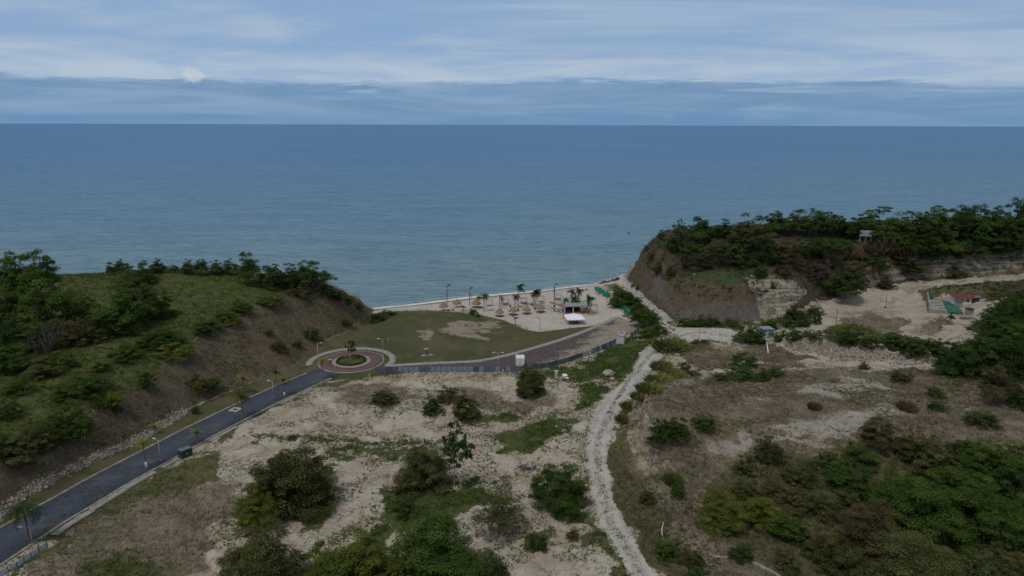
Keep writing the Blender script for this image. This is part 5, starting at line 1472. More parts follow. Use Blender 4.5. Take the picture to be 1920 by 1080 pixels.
def palm_proto(seed, style):
    """crown mesh about the origin (top of the trunk), sized in metres"""
    r = random.Random(seed); T = []
    if style == 'wind':
        for k in range(24):
            a = r.uniform(0, 6.28); a = math.atan2(math.sin(a), math.cos(a)) * .62       # blown towards +X
            frond(T, (0, 0, 0), a, r.uniform(.1, 1.35), r.uniform(1.7, 2.4), r.uniform(1.2, 2.3), .62, r)
    elif style == 'green':
        for k in range(24):
            a = k * 2.4 + r.uniform(-.3, .3); a = a - .35 * math.sin(a)
            frond(T, (0, 0, 0), a, r.uniform(-.2, 1.3), r.uniform(1.6, 2.2), r.uniform(1.2, 2.2), .60, r)
    elif style == 'dead':
        for k in range(14):
            frond(T, (0, 0, -.1), r.uniform(-1.2, .9), r.uniform(-1.3, .2), r.uniform(1.3, 2.5), r.uniform(.6, 1.6), .36, r, ragged=.2)
    elif style == 'withered':
        for k in range(5): frond(T, (0, 0, 0), r.uniform(-.8, .8), r.uniform(.5, 1.3), r.uniform(1.3, 1.9), 1.8, .45, r)
        for k in range(5): frond(T, (0, 0, -.9), r.uniform(-2.5, 1.0), r.uniform(-1.2, -.6), r.uniform(1.0, 2.6), .4, .22, r, ragged=.3)
    elif style == 'young':
        for k in range(15):
            a = k * 2.4 + r.uniform(-.3, .3)
            frond(T, (0, 0, 0), a, r.uniform(.1, 1.25), r.uniform(1.5, 2.1), r.uniform(1.0, 1.7), .46, r)
    return fronds_mesh('crown', T, LM['pl'], r)
PP = {s_: [palm_proto(i * 7 + q, s_) for q in range(3)] for i, s_ in enumerate(('wind', 'green', 'dead', 'withered', 'young'))}
BP = 'coconut palms on the beach'
def palm(px, py, h, style, mat, label, group, sc=1.0, lean=(0, 0), band=False, rz=None, tr=.16):
    p = hit(px, py); e = empty('palm_tree', tuple(p), 0, label, 'palm tree', group)
    h *= 1.22 if group == BP else 1.0; top = Vector((lean[0], lean[1], h))
    MB().tube([(0, 0, -.15), (0, 0, .15), top * .5 - Vector((lean[0] * .12, lean[1] * .12, 0)), top], [tr * 1.5, tr * 1.1, tr * .9, tr * .75], 8).build('trunk', M_['trunk'], e)
    if band: MB().tube([(0, 0, .05), top * .30 - Vector((lean[0] * .05, 0, 0))], [tr * 1.35, tr * 1.14], 8).build('painted_band', M_['whitewash'], e)
    c = link(bpy.data.objects.new('crown', random.Random(int(px * 3)).choice(PP[style]))); c.parent = e; c.location = top
    sc *= 1.42 if group == BP else 1.3; c.scale = (sc, sc, sc); c.rotation_euler = (0, 0, (PR.uniform(-.3, .3) if rz is None else rz))
    c.material_slots[0].link = 'OBJECT'; c.material_slots[0].material = LM[mat]
BP = 'coconut palms on the beach'
for q in [
 (838, 573, 6.4, 'withered', 'pl', 'tall half withered palm behind the leftmost palapa, a dead frond hanging', BP, 1.0, (.1, 0)),
 (880.5, 573, 5.5, 'withered', 'pd', 'tall withered palm left of the third palapa', BP, 1.0, (.1, 0)),
 (898, 580, 4.0, 'green', 'pd', 'small dull palm right beside the third palapa', BP, .55),
 (907.5, 584.5, 5.2, 'green', 'pl', 'green palm standing in front of the leftmost cabana', BP, .85, (.25, 0)),
 (935.7, 576, 4.2, 'dead', 'pd', 'brown dead palm left of the second cabana, taller of the dead pair', BP, .8, (.4, 0)),
 (939.7, 580.5, 4.0, 'dead', 'pd', 'brown dead palm left of the second cabana, shorter of the dead pair', BP, .7, (.1, 0)),
 (965.5, 577.5, 3.8, 'green', 'pl', 'short green palm at the foot of the tall windblown palm', BP, .8, (.3, 0)),
 (971.5, 574, 6.2, 'wind', 'pl', 'tall windblown palm with streaming fronds left of the middle cabana', BP, 1.15, (.3, 0)),
 (999.5, 575, 4.2, 'green', 'pl', 'left palm of the tight trio in the middle of the beach', BP, .7, (0, 0)),
 (1002, 577, 5.0, 'wind', 'pl', 'front palm of the tight trio in the middle of the beach', BP, 1.0, (.2, 0)),
 (1004.6, 571, 4.4, 'wind', 'pl', 'right palm of the tight trio in the middle of the beach', BP, .9, (.4, 0)),
 (1039, 568, 6.4, 'withered', 'pl', 'tallest thin palm at the left corner of the beach bar', BP, .9, (0, 0)),
 (1056, 594.5, 5.3, 'wind', 'pl', 'thin palm rising in front of the beach bar left post', BP, .75, (.3, 0)),
 (1071, 575, 4.9, 'green', 'pl', 'bushy palm behind the beach bar roof, left of two', BP, 1.0, (.1, 0)),
 (1083, 574, 5.0, 'wind', 'pl', 'yellowish windblown palm behind the beach bar roof, right of two', BP, .95, (.1, 0)),
 (1075.5, 583, 4.1, 'green', 'pl', 'spreading palm growing through the front of the beach bar roof', BP, 1.05, (.1, 0)),
 (1101.5, 590.5, 5.1, 'wind', 'pl', 'windblown palm at the right corner of the beach bar', BP, 1.05, (.2, 0)),
 (868, 583, 1.1, 'young', 'py', 'short bright yellow palm on the sand between palapas', BP, .75),
 (966, 611, 2.2, 'young', 'pl', 'sparse young palm at the sand edge below the palapas', BP, .60),
]: palm(*q)
RP = 'young palms along the grey road'
for q in [
 (607, 712, 5.2, 'young', 'py', 'yellow palm at the mouth of the roundabout', RP, .95, (-.2, 0), False),
 (533.5, 744, 4.3, 'young', 'py', 'yellow palm with a white banded trunk on the near side of the road', RP, 1.0, (0, 0), True),
 (519, 724, 3.6, 'young', 'pl', 'pale green palm on the far verge behind the yellow banded palm', RP, .85, (0, 0), False),
 (458.5, 739, 4.0, 'young', 'py', 'yellow palm standing alone on the far verge', RP, 1.0, (0, 0), False),
 (456, 785, 5.6, 'green', 'pl', 'tall green palm beside the road near the manhole', RP, 1.05, (-.1, 0), False),
 (371, 833, 2.5, 'young', 'py', 'short palm right behind the dark green cabinet', RP, .85, (0, 0), False),
 (275, 880, 5.4, 'young', 'py', 'yellow palm with a white banded trunk left of the near street lamp', RP, .95, (-.1, 0), True),
 (290, 808, .9, 'young', 'py', 'tiny palm on the far verge next to the stone ditch', RP, .6, (0, 0), False),
]: palm(*q, None)
# the large palm in the lower left corner, fronds modelled one by one
p = hit(57.5, 1021); e = empty('palm_tree', tuple(p), 0, 'large palm with heavy drooping fronds beside the road in the bottom left corner', 'palm tree', RP)
MB().tube([(0, 0, -.2), (0, 0, .4), (-.05, 0, 2.6), (-.15, 0, 5.2)], [.26, .20, .16, .15], 10).build('trunk', M_['trunk'], e)
MB().tube([(-.15, 0, 5.15), (-.16, 0, 6.1)], [.14, .09], 10).build('crownshaft', simple_mat('green_crownshaft', (0.10, 0.13, 0.05), .6), e)
rr = random.Random(4)
for k in range(24):
    T = []
    frond(T, (-.16, 0, 6.0), k * 2.4, rr.uniform(-.1, 1.15) if k > 5 else rr.uniform(.9, 1.4), rr.uniform(3.2, 4.1), rr.uniform(1.7, 2.6), .85, rr, 14)
    o = link(bpy.data.objects.new('frond', fronds_mesh('frond', T, LM['pl'], rr))); o.parent = e
# ------------------------------------------------------------------ palapas and loungers
def thatch_mesh(seed, rad=1.75, h=1.55):
    r = np.random.default_rng(seed); n_ = 40; V, F_ = [], []
    prof = [(.10, h + .12), (.30, h * .93), (.8, h * .66), (1.3, h * .34), (rad, .0), (rad * .97, -.22)]
    for k, (q, z) in enumerate(prof):
        for a in range(n_):
            t_ = a / n_ * 2 * math.pi; j = 1 + r.normal(0, .018 + .02 * k / 5); zz = z + r.normal(0, .02 + .03 * (k >= 4))
            if k == 5: zz += r.uniform(-.18, .10)
            V.append((math.cos(t_) * q * j, math.sin(t_) * q * j, zz))
    for k in range(len(prof) - 1):
        for a in range(n_):
            F_.append((k * n_ + a, k * n_ + (a + 1) % n_, (k + 1) * n_ + (a + 1) % n_, (k + 1) * n_ + a))
    # underside
    m = len(V); V.append((0, 0, .9))
    me = bpy.data.meshes.new('thatch'); base = (len(prof) - 1) * n_
    me.from_pydata(V, [], F_ + [(base + a, m, base + (a + 1) % n_) for a in range(n_)] + [tuple(range(n_))]); me.update()
    me.materials.append(M_['thatch']); return me
THM = [thatch_mesh(s) for s in (1, 2, 3)]
def palapa(px, py, sc, label):
    p = hit(px, py); e = empty('palapa', tuple(p), PR.uniform(0, 6), label, 'palapa', 'thatched palapas on the beach'); e.scale = (sc, sc, sc)
    MB().tube([(0, 0, -.2), (0, 0, 2.9)], [.11, .10], 8).build('pole', M_['wood'], e)
    mb = MB()
    for k in range(8): 
        a = k * math.pi / 4; mb.tube([(0, 0, 2.85), (math.cos(a) * 1.65, math.sin(a) * 1.65, 1.78)], .03, 5)
    mb.build('rafters', M_['wood'], e)
    o = link(bpy.data.objects.new('thatch', PR.choice(THM))); o.parent = e; o.location = (0, 0, 1.75)
    return p
LMB = MB()
LMB.box((0, 0, .30), (.68, 1.25, .07), bevel=.02)
for sx_ in (-.28, .28):
    for sy_ in (-.55, .55): LMB.box((sx_, sy_, .13), (.06, .06, .28))
L_SEAT = LMB.mesh('seat', M_['blue']); L_SEATW = L_SEAT.copy(); L_SEATW.materials.clear(); L_SEATW.materials.append(M_['offwhite'])
L_BACK = MB().box((0, .34, 0), (.66, .74, .07), bevel=.02).mesh('backrest', M_['blue']); L_BACKW = L_BACK.copy(); L_BACKW.materials.clear(); L_BACKW.materials.append(M_['offwhite'])
def lounger(x, y, rz, label, group, white=False):
    e = empty('sun_lounger', (x, y, gz(x, y)), rz, label, 'sun lounger', group)
    a = link(bpy.data.objects.new('seat', L_SEATW if white else L_SEAT)); a.parent = e
    b_ = link(bpy.data.objects.new('backrest', L_BACKW if white else L_BACK)); b_.parent = e; b_.location = (0, .60, .32); b_.rotation_euler = (R(48), 0, 0)
PL = [(832, 582, 1.0, 'leftmost palapa, half in front of the tall palm', 'the leftmost palapa'), (857, 576, 1.0, 'second palapa from the left, closest to the water', 'the second palapa from left'), (893, 576.5, 1.05, 'third palapa from the left behind the bright green bush', 'the third palapa from left'),
      (936.5, 593, .93, 'first palapa of the front row of four, in front of the dead palms', 'the first front row palapa'), (961.5, 590.5, .96, 'second palapa of the front row of four', 'the second front row palapa'), (987.5, 588.5, .94, 'third palapa of the front row of four', 'the third front row palapa'), (1013, 585.5, .98, 'fourth palapa of the front row, nearest the beach bar', 'the fourth front row palapa')]
for i, (px, py, sc, lab, ref) in enumerate(PL):
    p = palapa(px, py, sc, 'thatched ' + lab)
    if i >= 2:
        for s_, w_ in ((-1, 'left'), (1, 'right')):
            lounger(p.x + s_ * 1.15, p.y - .25, s_ * -.35 + math.pi, f'blue lounger on the {w_} under {ref}', 'blue loungers under the palapas')
        lounger(p.x + .1, p.y - 1.1, math.pi + .05, f'blue lounger in front of the pole under {ref}', 'blue loungers under the palapas')
for i, (px, py, rz) in enumerate([(1021, 576, 1.2), (1026, 578.5, 1.3), (1031, 574.5, 1.1), (1034, 578, 1.35)]):
    p = hit(px, py); lounger(p.x, p.y, rz, f"{ORD[i]} from left of the pale loungers between trio palms and beach bar", 'pale loungers by the beach bar', True)
for i, (px, py) in enumerate([(842, 582.5), (850, 581.5), (903, 577)]):
    p = hit(px, py); lounger(p.x, p.y, 2.8, ['blue lounger on the sand right of the leftmost palapa', 'blue lounger on the sand below the second palapa', 'lone blue lounger beside the small dull palm'][i], 'blue loungers on the sand')

# ------------------------------------------------------------------ cabanas
for i, (px, py, lab) in enumerate([(917.5, 573, 'leftmost four post cabana frame behind the green palm'), (948, 571, 'second cabana frame, right of the dead palms'), (982, 568.5, 'middle cabana frame right of the tall windblown palm'), (1014.5, 565.5, 'fourth cabana frame right of the palm trio'), (1046, 562, 'rightmost cabana frame behind the beach bar corner')]):
    p = hit(px, py); e = empty('cabana', tuple(p), .12, lab + ' on the beach', 'cabana', 'cabana frames along the waterline')
    for sx_ in (-1.2, 1.2):
        for sy_ in (-1.0, 1.0): MB().box((sx_, sy_, 1.05), (.11, .11, 2.3)).build('post', M_['beige'], e)
    mb = MB()
    for s_ in (-1, 1): mb.box((0, s_ * 1.0, 2.25), (2.6, .10, .12)); mb.box((s_ * 1.2, 0, 2.26), (.10, 1.9, .12))
    for q in (-.6, 0, .6): mb.box((q, 0, 2.35), (.08, 2.2, .06))
    mb.build('top_frame', M_['beige'], e)
    MB().box((0, 0, .28), (2.5, 2.1, .34), bevel=.04).build('bed_base', M_['wood'] if i != 3 else M_['beige'], e)
    MB().box((0, 0, .52), (2.3, 1.9, .16), bevel=.05).build('mattress', M_['steel'] if i in (0, 2, 3) else M_['grey_cab'], e)

# ------------------------------------------------------------------ bins, kayak, tables, tent
def litter_bin(px, py, lab):
    p = hit(px, py); e = empty('litter_bin', tuple(p), .3, lab, 'litter bin', 'dark bins on the beach')
    MB().box((0, 0, .25), (.08, .08, .7)).build('post', M_['wood'], e)
    MB().lathe([(.30, .45), (.36, .5), (.38, 1.1), (.34, 1.16)], 12).build('body', M_['black'], e)
for q in [(956.5, 577.5, 'dark bin behind the second front row palapa'), (971.5, 584.5, 'dark bin right of the second front row palapa'), (996.8, 574, 'dark bin just left of the palm trio'), (1003, 582, 'dark bin left of the fourth front row palapa'), (1039.3, 577.5, 'dark bin under the pergola end of the beach bar')]: litter_bin(*q)
p = hit(1056.5, 597.5); e = empty('kayak', tuple(p), .15, 'yellow kayak lying on the sand left of the white tent', 'kayak')
r_ = []
for k in range(13):
    t_ = k / 12; r_.append((t_ * 3.4 - 1.7, .36 * math.sin(math.pi * min(max(t_, .02), .98)) ** .6))
MB().tube([(x, 0, .22 + .10 * (abs(x) / 1.7) ** 3) for x, w in r_], [max(.03, w * .75) for x, w in r_], 10).build('hull', M_['yellow'], e)
MB().lathe([(.05, .0), (.22, .05), (.26, .09)], 12, (.1, 0, .44)).build('cockpit', M_['black'], e)

p = hit(1077, 605.5); TZ = .12
e = empty('tent', tuple(p), TZ, 'white pyramid canopy tent on the sand in front of the beach bar', 'tent')
W2 = 3.3; mb = MB(); nn = 8; top = (0, 0, 3.75)
bm = mb.bm; rows_ = []
for k in range(7):
    t_ = k / 6; z_ = 2.25 + 1.5 * (1 - t_) ** 1.25; w_ = .05 + (W2 - .05) * t_; ring_ = []
    for s_ in range(4):
        for j in range(nn):
            u_ = -1 + 2 * j / nn; a, b_ = [(u_, -1), (1, u_), (-u_, 1), (-1, -u_)][s_]
            sag = -.14 * (1 - u_ * u_) * t_ * (1 - t_ * .6)
            ring_.append(bm.verts.new((a * w_, b_ * w_, z_ + sag)))
    rows_.append(ring_)
for r0, r1 in zip(rows_[:-1], rows_[1:]):
    for j in range(4 * nn): bm.faces.new((r0[j], r0[(j + 1) % (4 * nn)], r1[(j + 1) % (4 * nn)], r1[j]))
val = [bm.verts.new((v.co.x * 1.005, v.co.y * 1.005, v.co.z - .30)) for v in rows_[-1]]
for j in range(4 * nn): bm.faces.new((rows_[-1][j], rows_[-1][(j + 1) % (4 * nn)], val[(j + 1) % (4 * nn)], val[j]))
bm.faces.new(rows_[0])
mb.build('canopy', M_['canvas'], e)
for sx_ in (-1, 1):
    for sy_ in (-1, 1): MB().tube([(sx_ * 3.2, sy_ * 3.2, -.1), (sx_ * 3.2, sy_ * 3.2, 2.2)], .045, 6).build('leg', M_['offwhite'], e)
for i, (dx_, dy_) in enumerate([(-1.0, -1.2), (.9, -1.0), (.1, .9)]):
    t_ = empty('table', (p.x + dx_, p.y + dy_, gz(p.x + dx_, p.y + dy_)), .2 * i, ['dark table under the left front of the white tent', 'dark table under the right front of the white tent', 'dark table under the back of the white tent'][i], 'table', 'tables under the tent')
    MB().box((0, 0, .74), (1.5, .8, .06), bevel=.015).build('tabletop', M_['darksteel'], t_)
    for sx_ in (-.65, .65):
        for sy_ in (-.32, .32): MB().box((sx_, sy_, .35), (.05, .05, .74)).build('leg', M_['darksteel'], t_)
    for sx_ in (-.55, .55):
        c_ = empty('chair', (t_.location.x + sx_, t_.location.y - .85, gz(t_.location.x + sx_, t_.location.y - .85)), 0, f"dark {'left' if sx_ < 0 else 'right'} chair in front of the {['left front', 'right front', 'back'][i]} table under the tent", 'chair', 'chairs under the tent')
        MB().box((0, 0, .45), (.45, .45, .05)).build('seat', M_['black'], c_); MB().box((0, -.22, .72), (.45, .05, .5)).build('backrest', M_['black'], c_)
        for ax_ in (-.19, .19):
            for ay_ in (-.19, .19): MB().box((ax_, ay_, .21), (.04, .04, .44)).build('leg', M_['black'], c_)

# ------------------------------------------------------------------ beach bar
p = hit(1083, 587); e = empty('beach_bar', tuple(p), .10, 'open sided beach bar with a pale grey roof and an orange pergola wing', 'beach bar')
# hipped roof: low pitch with overhang
X0, X1, Y0, Y1, ZE, ZR = -5.6, 5.4, -.7, 7.2, 3.0, 4.1
mb = MB(); bm = mb.bm
v = [bm.verts.new(q) for q in [(X0, Y0, ZE), (X1, Y0, ZE), (X1, Y1, ZE), (X0, Y1, ZE), (X0 + 3.2, (Y0 + Y1) / 2, ZR), (X1 - 3.2, (Y0 + Y1) / 2, ZR)]]
u = [bm.verts.new((q.co.x, q.co.y, q.co.z - .22)) for q in v[:4]]
for f in [(v[0], v[1], v[5], v[4]), (v[1], v[2], v[5]), (v[2], v[3], v[4], v[5]), (v[3], v[0], v[4]), (u[3], u[2], u[1], u[0])] + [(v[k], u[k], u[(k + 1) % 4], v[(k + 1) % 4]) for k in range(4)]: bm.faces.new(f)
mb.build('roof', M_['roofpale'], e)
mb = MB(); mb.box((-.1, Y0 + .35, 2.68), (10.4, .22, .24)); mb.box((-.1, Y1 - .35, 2.68), (10.4, .22, .24)); mb.box((X0 + .4, 3.25, 2.68), (.2, 6.8, .22)); mb.box((X1 - .4, 3.25, 2.68), (.2, 6.8, .22)); mb.build('beam', M_['cream'], e)
for sx_ in (-5.2, -1.8, 1.6, 4.95):
    for sy_ in (Y0 + .35, Y1 - .35): MB().box((sx_, sy_, 1.25), (.34, .34, 2.62)).build('post', M_['cream'], e)
MB().box((-1.2, 3.6, 1.1), (5.4, .18, 2.2)).build('back_wall', M_['redwood'], e)
mb = MB(); mb.box((2.6, -.9, .55), (3.4, .18, 1.1)); mb.box((2.6, -.9, 1.13), (3.7, .75, .09)); mb.build('bar_counter', M_['wood'], e)
mb = MB(); mb.box((-2.6, .4, .5), (3.2, .18, 1.0)); mb.box((-2.6, .4, 1.03), (3.4, .7, .08)); mb.build('bar_counter', M_['redwood'], e)
MB().box((0, 3.2, -.02), (10.6, 7.4, .14)).build('floor', M_['beige'], e)
# pergola wing reaching to the left rear
mb = MB()
for k in range(2): mb.tube([(-5.0 + k * 0, .6 + k * 2.0, 2.35), (-9.6, 5.4 + k * 2.0, 2.75)], .11, 6)
for k in range(12):
    t_ = k / 11; mb.box((-5.0 - 4.6 * t_, 1.6 + 4.8 * t_, 2.50 + .4 * t_), (.16, 2.7, .10), .0)
mb.build('pergola_roof', M_['orange'], e)
MB().box((-7.3, 4.0, 2.66), (6.9, 1.7, .06), rz=-.806, ry=.06).build('pergola_mat', M_['orange'], e)
for k in range(4):
    t_ = k / 3; MB().box((-5.1 - 4.4 * t_, .8 + 4.6 * t_, 1.15), (.2, .2, 2.4)).build('pergola_post', M_['cream'], e)
# right open bay
mb = MB(); mb.box((6.6, -.4, 2.72), (2.4, .12, .14)); mb.box((6.6, 2.4, 2.72), (2.4, .12, .14))
for k in range(5): mb.box((5.7 + k * .5, 1.0, 2.80), (.08, 3.2, .08))
mb.build('side_pergola', M_['wood'], e)
for sy_ in (-.4, 2.4): MB().box((7.7, sy_, 1.3), (.14, .14, 2.7)).build('side_post', M_['steel'], e)
ML = e.matrix_basis.copy()
def bar_pt(x, y): return Matrix.Translation(p) @ Matrix.Rotation(.10, 4, 'Z') @ Vector((x, y, 0))
for i in range(6):
    q = bar_pt(-8.6 + i * .72, 2.7 - i * .62 + .6); lounger(q.x, q.y, .9, f"{ORD[i]} dark edged lounger from left in the row below the orange pergola", 'loungers below the pergola', i % 2 == 0)
for i, (x_, y_) in enumerate([(1.3, -1.7), (2.2, -1.75), (3.1, -1.7), (4.0, -1.72)]):
    q = bar_pt(x_, y_); s_ = empty('bar_stool', (q.x, q.y, gz(q.x, q.y)), 0, f"{ORD[i]} dark bar stool from left at the wooden beach bar counter", 'bar stool', 'bar stools')
    MB().lathe([(.17, .70), (.19, .74), (.18, .78)], 12).build('seat', M_['black'], s_)
    mb = MB()
    for a in range(4): mb.tube([(math.cos(a * 1.571 + .78) * .22, math.sin(a * 1.571 + .78) * .22, 0), (math.cos(a * 1.571 + .78) * .12, math.sin(a * 1.571 + .78) * .12, .72)], .018, 5)
    mb.build('legs', M_['darksteel'], s_)

# ------------------------------------------------------------------ turquoise nets draped over the bank
def net(poly_px, label, seed):
    pts = [hit(a, b_) for a, b_ in poly_px]; r = np.random.default_rng(seed)
    xs = np.array([q.x for q in pts]); ys = np.array([q.y for q in pts])
    step = .30; gx_, gy_ = np.meshgrid(np.arange(xs.min(), xs.max(), step), np.arange(ys.min(), ys.max(), step), indexing='ij')
    ins = poly_sd(gx_, gy_, list(zip(xs, ys))) > 0
    z_ = height(gx_, gy_) + .20 + .16 * (fbm(gx_ / .9, gy_ / .9, seed, 3) - .2) + .12 * np.sin(gx_ * 2.2 + gy_ * 1.1)
    bm = bmesh.new(); vid = {}
    def vv(i, j):
        if (i, j) not in vid: vid[i, j] = bm.verts.new((gx_[i, j], gy_[i, j], z_[i, j]))
        return vid[i, j]
    for i in range(gx_.shape[0] - 1):
        for j in range(gx_.shape[1] - 1):
            if ins[i, j] and ins[i + 1, j] and ins[i, j + 1] and ins[i + 1, j + 1]:
                bm.faces.new((vv(i, j), vv(i + 1, j), vv(i + 1, j + 1), vv(i, j + 1)))
    bmesh.ops.solidify(bm, geom=bm.faces[:], thickness=-.03)
    me = bpy.data.meshes.new('net'); bm.to_mesh(me); bm.free(); me.materials.append(M_['turq'])
    for q in me.polygons: q.use_smooth = True
    tag(link(bpy.data.objects.new('shade_net', me)), label, 'net', 'turquoise nets')
net([(1116.7,538),(1124,540),(1132,543.5),(1140,548),(1145,552.5),(1144,557),(1138,558.5),(1130,554.5),(1122,549),(1114,542)], 'upper turquoise net spread on the bank nearest the water', 3)
net([(1153,569),(1157,566.5),(1163,567),(1172,572.5),(1179,578.5),(1185,583.5),(1184,588),(1178,588),(1171,583),(1163,577)], 'lower turquoise net on the bank above the avenue end', 4)

# ------------------------------------------------------------------ containers, cabinets and odd bits
p = hit(975.5, 687); e = empty('storage_container', tuple(p), .05, 'white box container standing on the brick avenue behind the fence', 'container')
MB().box((0, 1.2, 1.32), (2.55, 2.4, 2.6), bevel=.05).build('body', M_['white'], e)
mb = MB()
for s_ in (-1, 1): mb.box((s_ * 1.2, -.035, 1.32), (.12, .07, 2.5)); mb.box((s_ * 1.22, 1.2, 2.70), (.10, 2.3, .22))
mb.box((0, -.035, .12), (2.3, .07, .14)); mb.box((0, 2.35, 2.70), (2.3, .10, .2)); mb.build('frame', M_['offwhite'], e)
for s_ in (-1, 1):
    d = MB().box((s_ * .56, -.03, 1.32), (1.05, .05, 2.2), bevel=.012).build('door', M_['white'], e); MB().tube([(s_ * .14, -.10, .35), (s_ * .14, -.10, 2.3)], .025, 6).build('lock_rod', M_['steel'], d)
p = hit(1169, 645.5); az_s = math.atan2(*(np.array(hit(1182, 627)) - np.array(hit(1169, 645)))[:2][::-1])
e = empty('shed', tuple(p), az_s - math.pi / 2, 'white shed with a dirty grey flat roof between fence and dirt track', 'shed')
MB().box((-1.1, 2.3, 1.3), (2.3, 4.7, 2.7), bevel=.03).build('walls', M_['offwhite'], e)
MB().box((-1.1, 2.3, 2.70), (2.5, 4.9, .14)).build('roof', M_['roofgrey'], e)
MB().box((.075, 1.0, 1.0), (.05, .9, 1.9)).build('door', M_['white'], e)
MB().box((-1.3, 3.2, 2.88), (.5, .4, .25)).build('roof_vent', M_['orange'], e)
mb = MB()
for k in range(9): mb.box((.065, .15 + k * .54, 1.3), (.02, .05, 2.5))
for k in range(5): mb.box((-2.1 + k * .5, -.065, 1.3), (.05, .02, 2.5))
mb.build('cladding_ribs', M_['steel'], e)

p = hit(349, 858); e = empty('transformer_cabinet', tuple(p), .95, 'dark green metal cabinet on a pale pad beside the grey road', 'cabinet')
MB().box((0, 0, .08), (2.9, 2.3, .3)).build('pad', M_['concrete'], e)
MB().box((0, .2, 1.05), (2.3, 1.4, 1.65), bevel=.04).build('body', M_['green_cab'], e)
mb = MB()
for q in (-.58, .58): mb.box((q, .2, 1.93), (1.12, 1.5, .14), bevel=.03)
mb.build('lid', M_['grey_cab'], e)
for q in (-.57, .57): d = MB().box((q, -.53, 1.05), (1.06, .06, 1.45), bevel=.015).build('door', M_['green_cab'], e); MB().box((q * .25, -.58, 1.1), (.08, .05, .3)).build('handle', M_['steel'], d)
mb = MB()
for q in range(6): mb.box((1.22, -.3 + q * .2, 1.0), (.16, .05, 1.2))
mb.build('cooling_fins', M_['green_cab'], e)

p = hit(800.5, 666); e = empty('transformer_cabinet', tuple(p), .1, 'grey utility cabinet with a pale top alone on the lawn', 'cabinet')
MB().box((0, 0, .10), (2.0, 1.6, .3)).build('pad', M_['concrete'], e)
MB().box((0, 0, 1.0), (1.25, 1.0, 1.6), bevel=.04).build('body', M_['grey_cab'], e); MB().box((-.15, 0, 1.95), (1.4, 1.1, .26), bevel=.03).build('lid', M_['concrete'], e)
MB().box((0, -.53, 1.0), (.9, .05, 1.2)).build('door', M_['grey_cab'], e)
for q in [(793.5, 667.5, 'pale slab on the lawn left of the grey utility cabinet'), (807, 666, 'pale slab on the lawn right of the grey utility cabinet')]:
    o = MB().box((0, 0, .10), (1.3, 1.0, .3), .2, bevel=.03).build('concrete_slab', M_['concrete'], loc=tuple(hit(q[0], q[1]))); tag(o, q[2], 'slab', 'slabs by the lawn cabinet')

p = hit(1042.8, 710); e = empty('utility_pillar', tuple(p), .2, 'white upright utility pillar in the weeds right of the broad bush', 'utility pillar')
MB().box((0, 0, 1.05), (.72, .5, 2.3), bevel=.03).build('body', M_['offwhite'], e); MB().box((0, 0, 2.24), (.84, .62, .12), bevel=.02).build('cap', M_['white'], e); MB().box((.05, -.26, 1.3), (.5, .04, 1.0)).build('door', M_['steel'], e)
o = MB().lathe([(.95, -.2), (.95, .35), (.75, .36), (.72, .05), (.02, .04)], 24).build('manhole_ring', M_['tan'], loc=tuple(hit(1051, 710))); tag(o, 'tan concrete manhole ring lying beside the white utility pillar', 'manhole ring')
o = MB().box((0, 0, .40), (1.4, 1.1, .12), .4, rx=.35, bevel=.02).build('concrete_slab', M_['white'], loc=tuple(hit(1059, 706))); tag(o, 'tilted white slab right of the manhole ring', 'slab')
o = MB().box((0, 0, .15), (1.2, .8, .4), .1, bevel=.10).build('concrete_slab', M_['offwhite'], loc=tuple(hit(1063, 710))); tag(o, 'small white lump lying right of the manhole ring', 'slab')

def rock(px, py, w, h, seed, mat, label, group):
    r = np.random.default_rng(seed); bm = bmesh.new(); bmesh.ops.create_icosphere(bm, subdivisions=3, radius=1)
    for v in bm.verts:
        n_ = v.co.normalized(); k = .72 + .5 * float(fbm(np.array([n_.x * 1.4 + seed + n_.z]), np.array([n_.y * 1.4 + n_.z * 1.3]), seed, 4)[0]); v.co = n_ * k
    me = bpy.data.meshes.new('rock'); bm.to_mesh(me); bm.free(); me.materials.append(M_[mat])
    p = hit(px, py); d = (p - Vector((0, 0, CAM_H))).length / FPX
    o = link(bpy.data.objects.new('rock', me)); o.location = p + Vector((0, 0, h * d * .25)); o.scale = (w * d / 2, w * d / 2.2, h * d / 1.5); o.rotation_euler = (0, 0, r.uniform(0, 6))
    tag(o, label, 'rock', group)
for i, q in enumerate([(1128,531.5,9,3,'darkrock','leftmost low dark rock at the waterline by the headland'),(1135,529.5,12,4,'darkrock','large dark rock at the waterline by the headland'),(1143,528,8,3,'darkrock','dark rock just right of the largest waterline rock'),(1150,526.5,9,4,'darkrock','brownish dark rock below the headland tip'),(1158,524,10,5,'darkrock','rightmost dark rock against the headland tip'),(1100,543.5,6,2,'darkrock','small dark lump alone on the open sand'),
 (1141,703,24,11,'rock','pale boulder in the weeds left of the dirt track'),(1148,712,12,6,'rock','small pale boulder below the pale boulder left of the track'),(1228,795,9,7,'rock','pale rock sticking out of the scarp'),(1302,515,5,3,'rock','small white rock on the edge of the green terrace'),(993,877,15,8,'rock','pale lump of concrete beside the grey debris pile')]):
    rock(*q[:4], i * 3 + 1, q[4], q[5], 'rocks')

